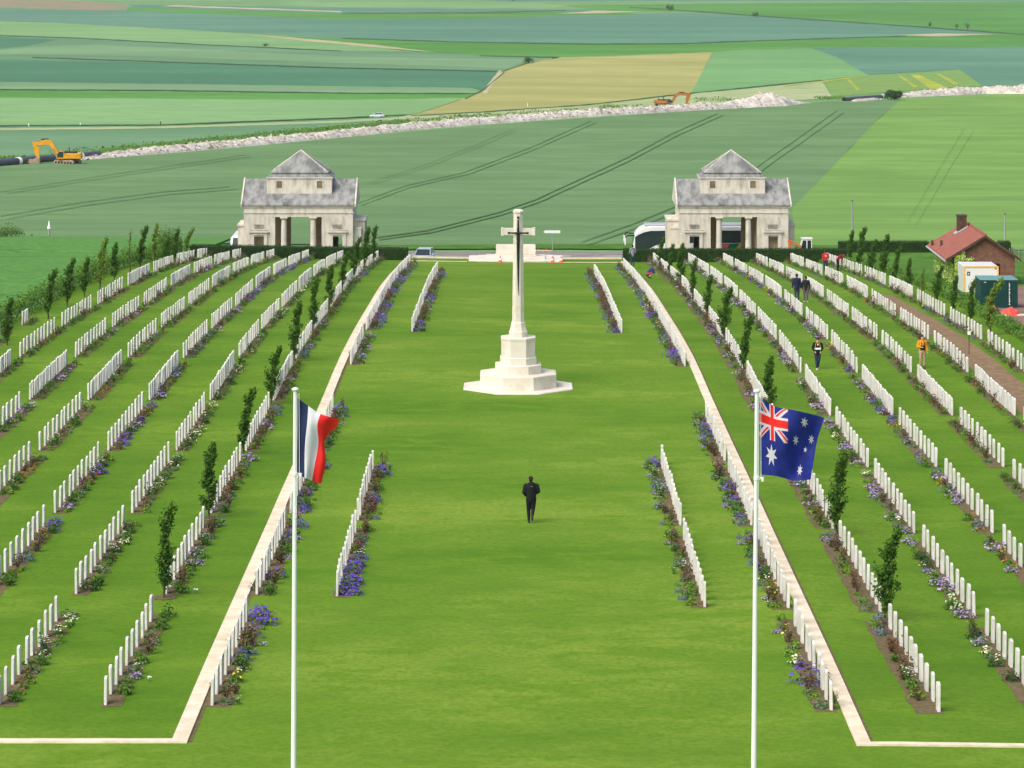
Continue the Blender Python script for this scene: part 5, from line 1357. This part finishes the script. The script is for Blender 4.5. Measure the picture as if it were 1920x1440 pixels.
# ---------------------------------------------------------------- people
def capsule(b, p0, r0, p1, r1, m='skin', seg=12, fl=1.0):
    p0 = Vector(p0); p1 = Vector(p1); d = (p1-p0); L = d.length
    if L < 1e-6: d = Vector((0,0,1)); L = 1e-6
    d = d/L; u = d.cross(Vector((0,1,0)))
    if u.length < .1: u = d.cross(Vector((1,0,0)))
    u.normalize(); v = d.cross(u); rings = []
    for a in (-85,-60,-30,0): rings.append((p0+d*(r0*math.sin(R(a))), r0*math.cos(R(a))))
    for a in (0,30,60,85): rings.append((p1+d*(r1*math.sin(R(a))), r1*math.cos(R(a))))
    b.loft([[c+u*(rr*math.cos(2*math.pi*k/seg))+v*(rr*fl*math.sin(2*math.pi*k/seg)) for k in range(seg)] for c, rr in rings], m)
def remeshed(b, name, m, vox, parent):
    b2 = b.build(name+'_src'); b2.data.materials.clear(); b2.data.materials.append(M[m] if isinstance(m, str) else m)
    md = b2.modifiers.new('r', 'REMESH'); md.mode = 'VOXEL'; md.voxel_size = vox
    sm = b2.modifiers.new('s', 'SMOOTH'); sm.iterations = 3; sm.factor = .5
    dg = bpy.context.evaluated_depsgraph_get(); me = bpy.data.meshes.new_from_object(b2.evaluated_get(dg)); me.name = name
    bpy.data.objects.remove(b2)
    me.materials.clear(); me.materials.append(M[m] if isinstance(m, str) else m)
    for p_ in me.polygons: p_.use_smooth = True; p_.material_index = 0
    o = bpy.data.objects.new(name, me); COL.objects.link(o); o.parent = parent; return o
def person(loc, rz, h, J_, top, legs, shoes, label, hairm='hair', sleeves='long', legs_to='ankle', hood=None, detail=None, cap_=None, bulk=1.0):
    """figure faces -y at rz=0. J_ overrides joints."""
    J = dict(pel=(0,0,.96), wai=(0,0,1.08), che=(0,0,1.32), nek=(0,.01,1.50), hed=(0,-.01,1.66),
        sL=(.185,0,1.43), sR=(-.185,0,1.43), eL=(.25,.03,1.15), eR=(-.25,.03,1.15), wL=(.25,-.06,.90), wR=(-.25,-.06,.90),
        hL=(.095,0,.93), hR=(-.095,0,.93), kL=(.105,-.02,.50), kR=(-.105,-.02,.50), aL=(.105,.02,.09), aR=(-.105,.02,.09), tL=(.115,-.14,.03), tR=(-.115,-.14,.03))
    J.update(J_); J = {k_: Vector(v) for k_, v in J.items()}
    e = empty('person', loc, rz); kk = h/1.78; e.scale = (kk, kk, kk)
    b = MB(); hd = J['hed']; dn = (hd-J['nek']).normalized()
    # head: skull, jaw, nose, ears, neck
    capsule(b, hd+Vector((0,.012,.03)), .083, hd+Vector((0,.0,-.0)), .078); fwd = J.get('face', Vector((0,-1,0))).normalized()
    capsule(b, hd+fwd*.02+Vector((0,0,-.03)), .066, hd+fwd*.035+Vector((0,0,-.075)), .045); capsule(b, hd+fwd*.085+Vector((0,0,-.0)), .012, hd+fwd*.100+Vector((0,0,-.035)), .015)
    sd_ = fwd.cross(Vector((0,0,1)))
    for q_ in (-1,1): capsule(b, hd+sd_*q_*.083+Vector((0,0,.01)), .018, hd+sd_*q_*.086+Vector((0,0,-.03)), .012)
    capsule(b, hd+Vector((0,.01,-.06)), .055, J['nek']+Vector((0,0,-.05)), .06)
    capsule(b, J['che'], .135, J['wai'], .12, fl=.8); capsule(b, J['wai'], .12, J['pel'], .13, fl=.85)
    for q_ in 'LR':
        capsule(b, J['s'+q_], .055, J['e'+q_], .042); capsule(b, J['e'+q_], .042, J['w'+q_], .028); capsule(b, J['che']+Vector((0,0,.05)), .09, J['s'+q_], .055)
        capsule(b, J['h'+q_], .09, J['k'+q_], .058); capsule(b, J['k'+q_], .056, J['a'+q_], .036); capsule(b, J['a'+q_], .036, J['t'+q_], .028)
        d_ = (J['w'+q_]-J['e'+q_]).normalized(); w_ = J['w'+q_]; ax = d_.cross(Vector((0,1,0))); ax = ax.normalized() if ax.length > .1 else Vector((1,0,0))
        nr = d_.cross(ax); capsule(b, w_, .028, w_+d_*.085, .036, fl=.6)
        for i, (o_, l_) in enumerate(((-.03,.065),(-.011,.08),(.010,.075),(.029,.058))):
            f0 = w_+d_*.085+nr*o_; f1 = f0+d_*l_*.55; f2 = f1+d_*l_*.35+ax*.025; capsule(b, f0, .0095, f1, .009, seg=6); capsule(b, f1, .009, f2, .0075, seg=6)
        capsule(b, w_+d_*.03-nr*.03, .012, w_+d_*.085-nr*.058+ax*.015, .009, seg=6)
    remeshed(b, 'body', 'skin', .0105, e)
    # upper garment
    b = MB(); capsule(b, J['che']+Vector((0,0,.03)), .165*bulk, J['wai'], .150*bulk, fl=.82); capsule(b, J['wai'], .150*bulk, J['pel']-Vector((0,0,.05 if sleeves == 'long' else -.02)), .158*bulk**.5, fl=.85)
    capsule(b, J['nek']-Vector((0,0,.04)), .085, J['nek']+dn*(.02), .068)
    for q_ in 'LR':
        capsule(b, J['che']+Vector((0,0,.06)), .115*bulk, J['s'+q_], .078*bulk); capsule(b, J['s'+q_], .078*bulk, J['e'+q_], .062*bulk)
        if sleeves == 'long': capsule(b, J['e'+q_], .062*bulk, J['w'+q_]-(J['w'+q_]-J['e'+q_])*.08, .044)
    if hood: capsule(b, J['nek']+Vector((-.06,.07,-.0)), .06, J['nek']+Vector((.06,.07,-.0)), .06)
    remeshed(b, 'jacket' if sleeves == 'long' else 'shirt', top, .016, e)
    b = MB(); capsule(b, J['pel']+Vector((0,0,.02)), .142, J['pel']+Vector((0,0,-.02)), .14, fl=.85)
    for q_ in 'LR':
        capsule(b, J['h'+q_], .108, J['k'+q_]*(1 if legs_to == 'ankle' else 1)+(J['h'+q_]-J['k'+q_])*(0 if legs_to == 'ankle' else .12), .076)
        if legs_to == 'ankle': capsule(b, J['k'+q_], .074, J['a'+q_]+(J['k'+q_]-J['a'+q_])*.08, .056)
    remeshed(b, 'trousers' if legs_to == 'ankle' else 'shorts', legs, .016, e)
    for q_ in 'LR':
        b = MB(); capsule(b, J['a'+q_]+Vector((0,.03,-.02)), .047, J['t'+q_], .042); capsule(b, J['a'+q_]+(J['k'+q_]-J['a'+q_])*.12, .045, J['a'+q_], .045); remeshed(b, 'shoe', shoes, .012, e)
    b = MB(); capsule(b, hd-fwd*.022+Vector((0,0,.045)), .092, hd-fwd*.045+Vector((0,0,-.01)), .078); remeshed(b, 'hair' if not cap_ else 'cap', cap_ or hairm, .012, e)
    for q_ in (-1,1):
        b = MB(); c = hd+fwd*.083+sd_*q_*.032+Vector((0,0,.012)); capsule(b, c, .009, c+sd_*.004, .009, 'black', 8); b.build('eye', e)
    b = MB(); c = hd+fwd*.081+Vector((0,0,-.058)); capsule(b, c-sd_*.02, .006, c+sd_*.02, .006, 'pink', 6); b.build('mouth', e)
    if detail: detail(e, J)
    return tag(e, label, 'person')
cblk = cloth((20,26,32), 'black_jacket'); cnav = cloth((36,44,78), 'navy_jacket'); cdk = cloth((34,36,44), 'dark_cloth'); cjean = cloth((44,66,84), 'dark_jeans'); cgr = cloth((104,96,108), 'grey_trousers')
cred = cloth((214,36,52), 'red_shirt'); cmar = cloth((150,30,50), 'dark_red_shirt'); cora = cloth((250,168,40), 'orange_jacket'); cbei = cloth((186,170,150), 'beige_shorts'); chood = cloth((150,158,170), 'grey_hoodie')
cblu = cloth((58,84,130), 'blue_top'); crs = cloth((190,60,90), 'rose_shorts'); csh = cloth((60,58,66), 'dark_shoe'); cwsh = cloth((210,214,214), 'white_shoe'); cdkr = cloth((48,44,50), 'charcoal_vest')
def logo(e, J):
    b = MB(); b.prism([(-.03,1.38),(.02,1.385),(.03,1.40),(-.035,1.42)], .150, .158, 'cream'); b.build('badge', e)
p = P(996, 981)
# walking away (faces +y): rz = pi
person(tuple(p), R(180), 1.76, dict(hed=(.02,-.03,1.64), eR=(-.27,.02,1.20), wR=(-.17,-.16,1.08), eL=(.27,.03,1.17), wL=(.2,-.13,1.0), kR=(-.07,.0,.52), aR=(-.04,.22,.30), tR=(-.04,.24,.17), kL=(.10,-.05,.5), aL=(.085,.0,.08), tL=(.09,-.15,.03), sL=(.2,0,1.40), sR=(-.2,0,1.40)),
  cblk, cblk, csh, 'person in black jacket and trousers walking away across the central lawn', hood=True, detail=logo, bulk=1.28)
p = P(1494, 565); person(tuple(p), R(185), 1.80, dict(kL=(.09,.05,.5), aL=(.10,.18,.14), tL=(.11,.14,.03), wL=(.30,-.02,.88), wR=(-.28,-.02,.88)), cnav, cjean, csh, 'person in navy jacket walking away, taller of the pair on the right', bulk=1.15)
p = P(1511, 567); person(tuple(p), R(175), 1.72, dict(kR=(-.09,.03,.5), wL=(.24,-.10,.90)), cdk, cgr, cwsh, 'person in black top and grey trousers beside the navy jacket', bulk=1.0)
def bib(e, J):
    b = MB(); b.box(-.15,.15,-.19,-.165,1.12,1.22,'whitef',bev=.006); b.build('held_paper', e)
    b = MB()
    for s_ in (-1,1): b.tube([(s_*.07,-.06,1.50),(s_*.12,-.12,1.40),(s_*.13,-.150,1.24)], .014, 'signora', 6)
    b.build('piping', e)
    b = MB(); b.prism([(-.04,1.44),(.04,1.44),(0,1.30)], -.150,-.142,'whitef'); b.build('collar', e)
p = P(1533, 693); person(tuple(p), R(0), 1.68, dict(hed=(0,-.07,1.61), face=(0,-1,-.5), eL=(.28,-.0,1.18), eR=(-.28,-.0,1.18), wL=(.17,-.15,1.02), wR=(-.17,-.15,1.02), kL=(.07,-.02,.5), kR=(-.07,-.04,.5), aL=(.03,.10,.13), tL=(.03,-.02,.03), aR=(-.05,-.06,.08), tR=(-.06,-.2,.03)), cblk, cjean, cwsh, 'person in black and yellow top holding a white paper, looking down', detail=bib)
def straps(e, J):
    b = MB(); b.box(-.135,.135,-.165,-.125,1.0,1.24,'black',bev=.02)
    b.build('bib', e); b = MB()
    for s_ in (-1,1): b.tube([(s_*.06,-.05,1.50),(s_*.08,-.145,1.38),(s_*.08,-.16,1.22)], .016, 'black', 6)
    b.build('strap', e)
p = P(1729, 691); person(tuple(p), R(8), 1.74, dict(face=(.4,-1,-.3), eR=(-.27,-.02,1.18), wR=(-.10,-.20,1.16), eL=(.25,.02,1.17), wL=(.27,-.05,.92), kR=(-.09,-.05,.5), aR=(-.12,.05,.10), tR=(-.14,-.10,.03)), cora, cbei, csh, 'person in orange jacket and beige shorts walking towards the camera', legs_to='knee', detail=straps)
def num(e, J):
    b = MB()
    for (x0, x1, z0, z1) in ((-.09,-.07,1.24,1.40),(-.05,-.03,1.24,1.40),(-.08,-.03,1.385,1.40),(-.08,-.03,1.31,1.33),(-.08,-.03,1.24,1.255),(.03,.05,1.24,1.40),(.05,.08,1.385,1.4),(.03,.06,1.24,1.255)): b.box(x0,x1,.140,.150,z0,z1,'whitef')
    b.build('number', e)
p = P(1548, 509); person(tuple(p), R(180), 1.66, dict(wL=(.27,-.08,.92), wR=(-.27,-.05,.92)), cred, cjean, csh, 'person in bright red shirt with white number standing with back turned', sleeves='short', detail=num, bulk=1.12)
p = P(1571, 508); person(tuple(p), R(100), 1.66, dict(che=(0,-.22,1.22), nek=(0,-.36,1.30), hed=(0,-.48,1.36), sL=(.17,-.3,1.28), sR=(-.17,-.3,1.28), eL=(.2,-.36,1.02), eR=(-.2,-.36,1.02), wL=(.15,-.42,.78), wR=(-.15,-.42,.78), wai=(0,-.05,1.06)), cmar, cdk, csh, 'person in dark red shirt bending over a far headstone', sleeves='short')
p = P(1186, 499); person(tuple(p), R(200), 1.74, dict(wL=(.2,-.25,1.08), eL=(.25,-.04,1.15), wR=(-.12,-.24,1.06)), chood, cjean, csh, 'person in grey hooded top at the end of the right clipped hedge', hood=True)
# crouching figure
p = P(1217, 522); person(tuple(p), R(75), 1.74, dict(pel=(0,.12,.34), wai=(0,.06,.46), che=(0,-.16,.66), nek=(0,-.3,.80), hed=(0,-.42,.88), sL=(.17,-.22,.76), sR=(-.17,-.22,.76), eL=(.2,-.32,.52), eR=(-.2,-.32,.52), wL=(.1,-.48,.42), wR=(-.1,-.48,.42), hL=(.09,.10,.34), hR=(-.09,.10,.34), kL=(.13,-.3,.46), kR=(-.13,-.3,.46), aL=(.11,.0,.09), aR=(-.11,.0,.09), tL=(.12,-.16,.03), tR=(-.12,-.16,.03)), cblu, crs, csh, 'person in blue top and rose shorts crouching on the grass', legs_to='knee', sleeves='long', hairm='bark')

# ---------------------------------------------------------------- air
if HAZE:
    m = bpy.data.materials.new('air'); m.use_nodes = True; t = m.node_tree; t.nodes.clear()
    out = t.nodes.new('ShaderNodeOutputMaterial'); v = t.nodes.new('ShaderNodeVolumePrincipled'); v.inputs['Color'].default_value = (.82,.90,.97,1); v.inputs['Density'].default_value = HAZE; v.inputs['Anisotropy'].default_value = .1
    t.links.new(v.outputs[0], out.inputs['Volume']); M['air'] = m
    b = MB(); b.box(-6200, 6200, -40, 10100, -160, 60, 'air'); tag(b.build('haze'), 'thin pale haze over the distant fields', 'haze', kind='stuff')
print('objects', len(bpy.data.objects))
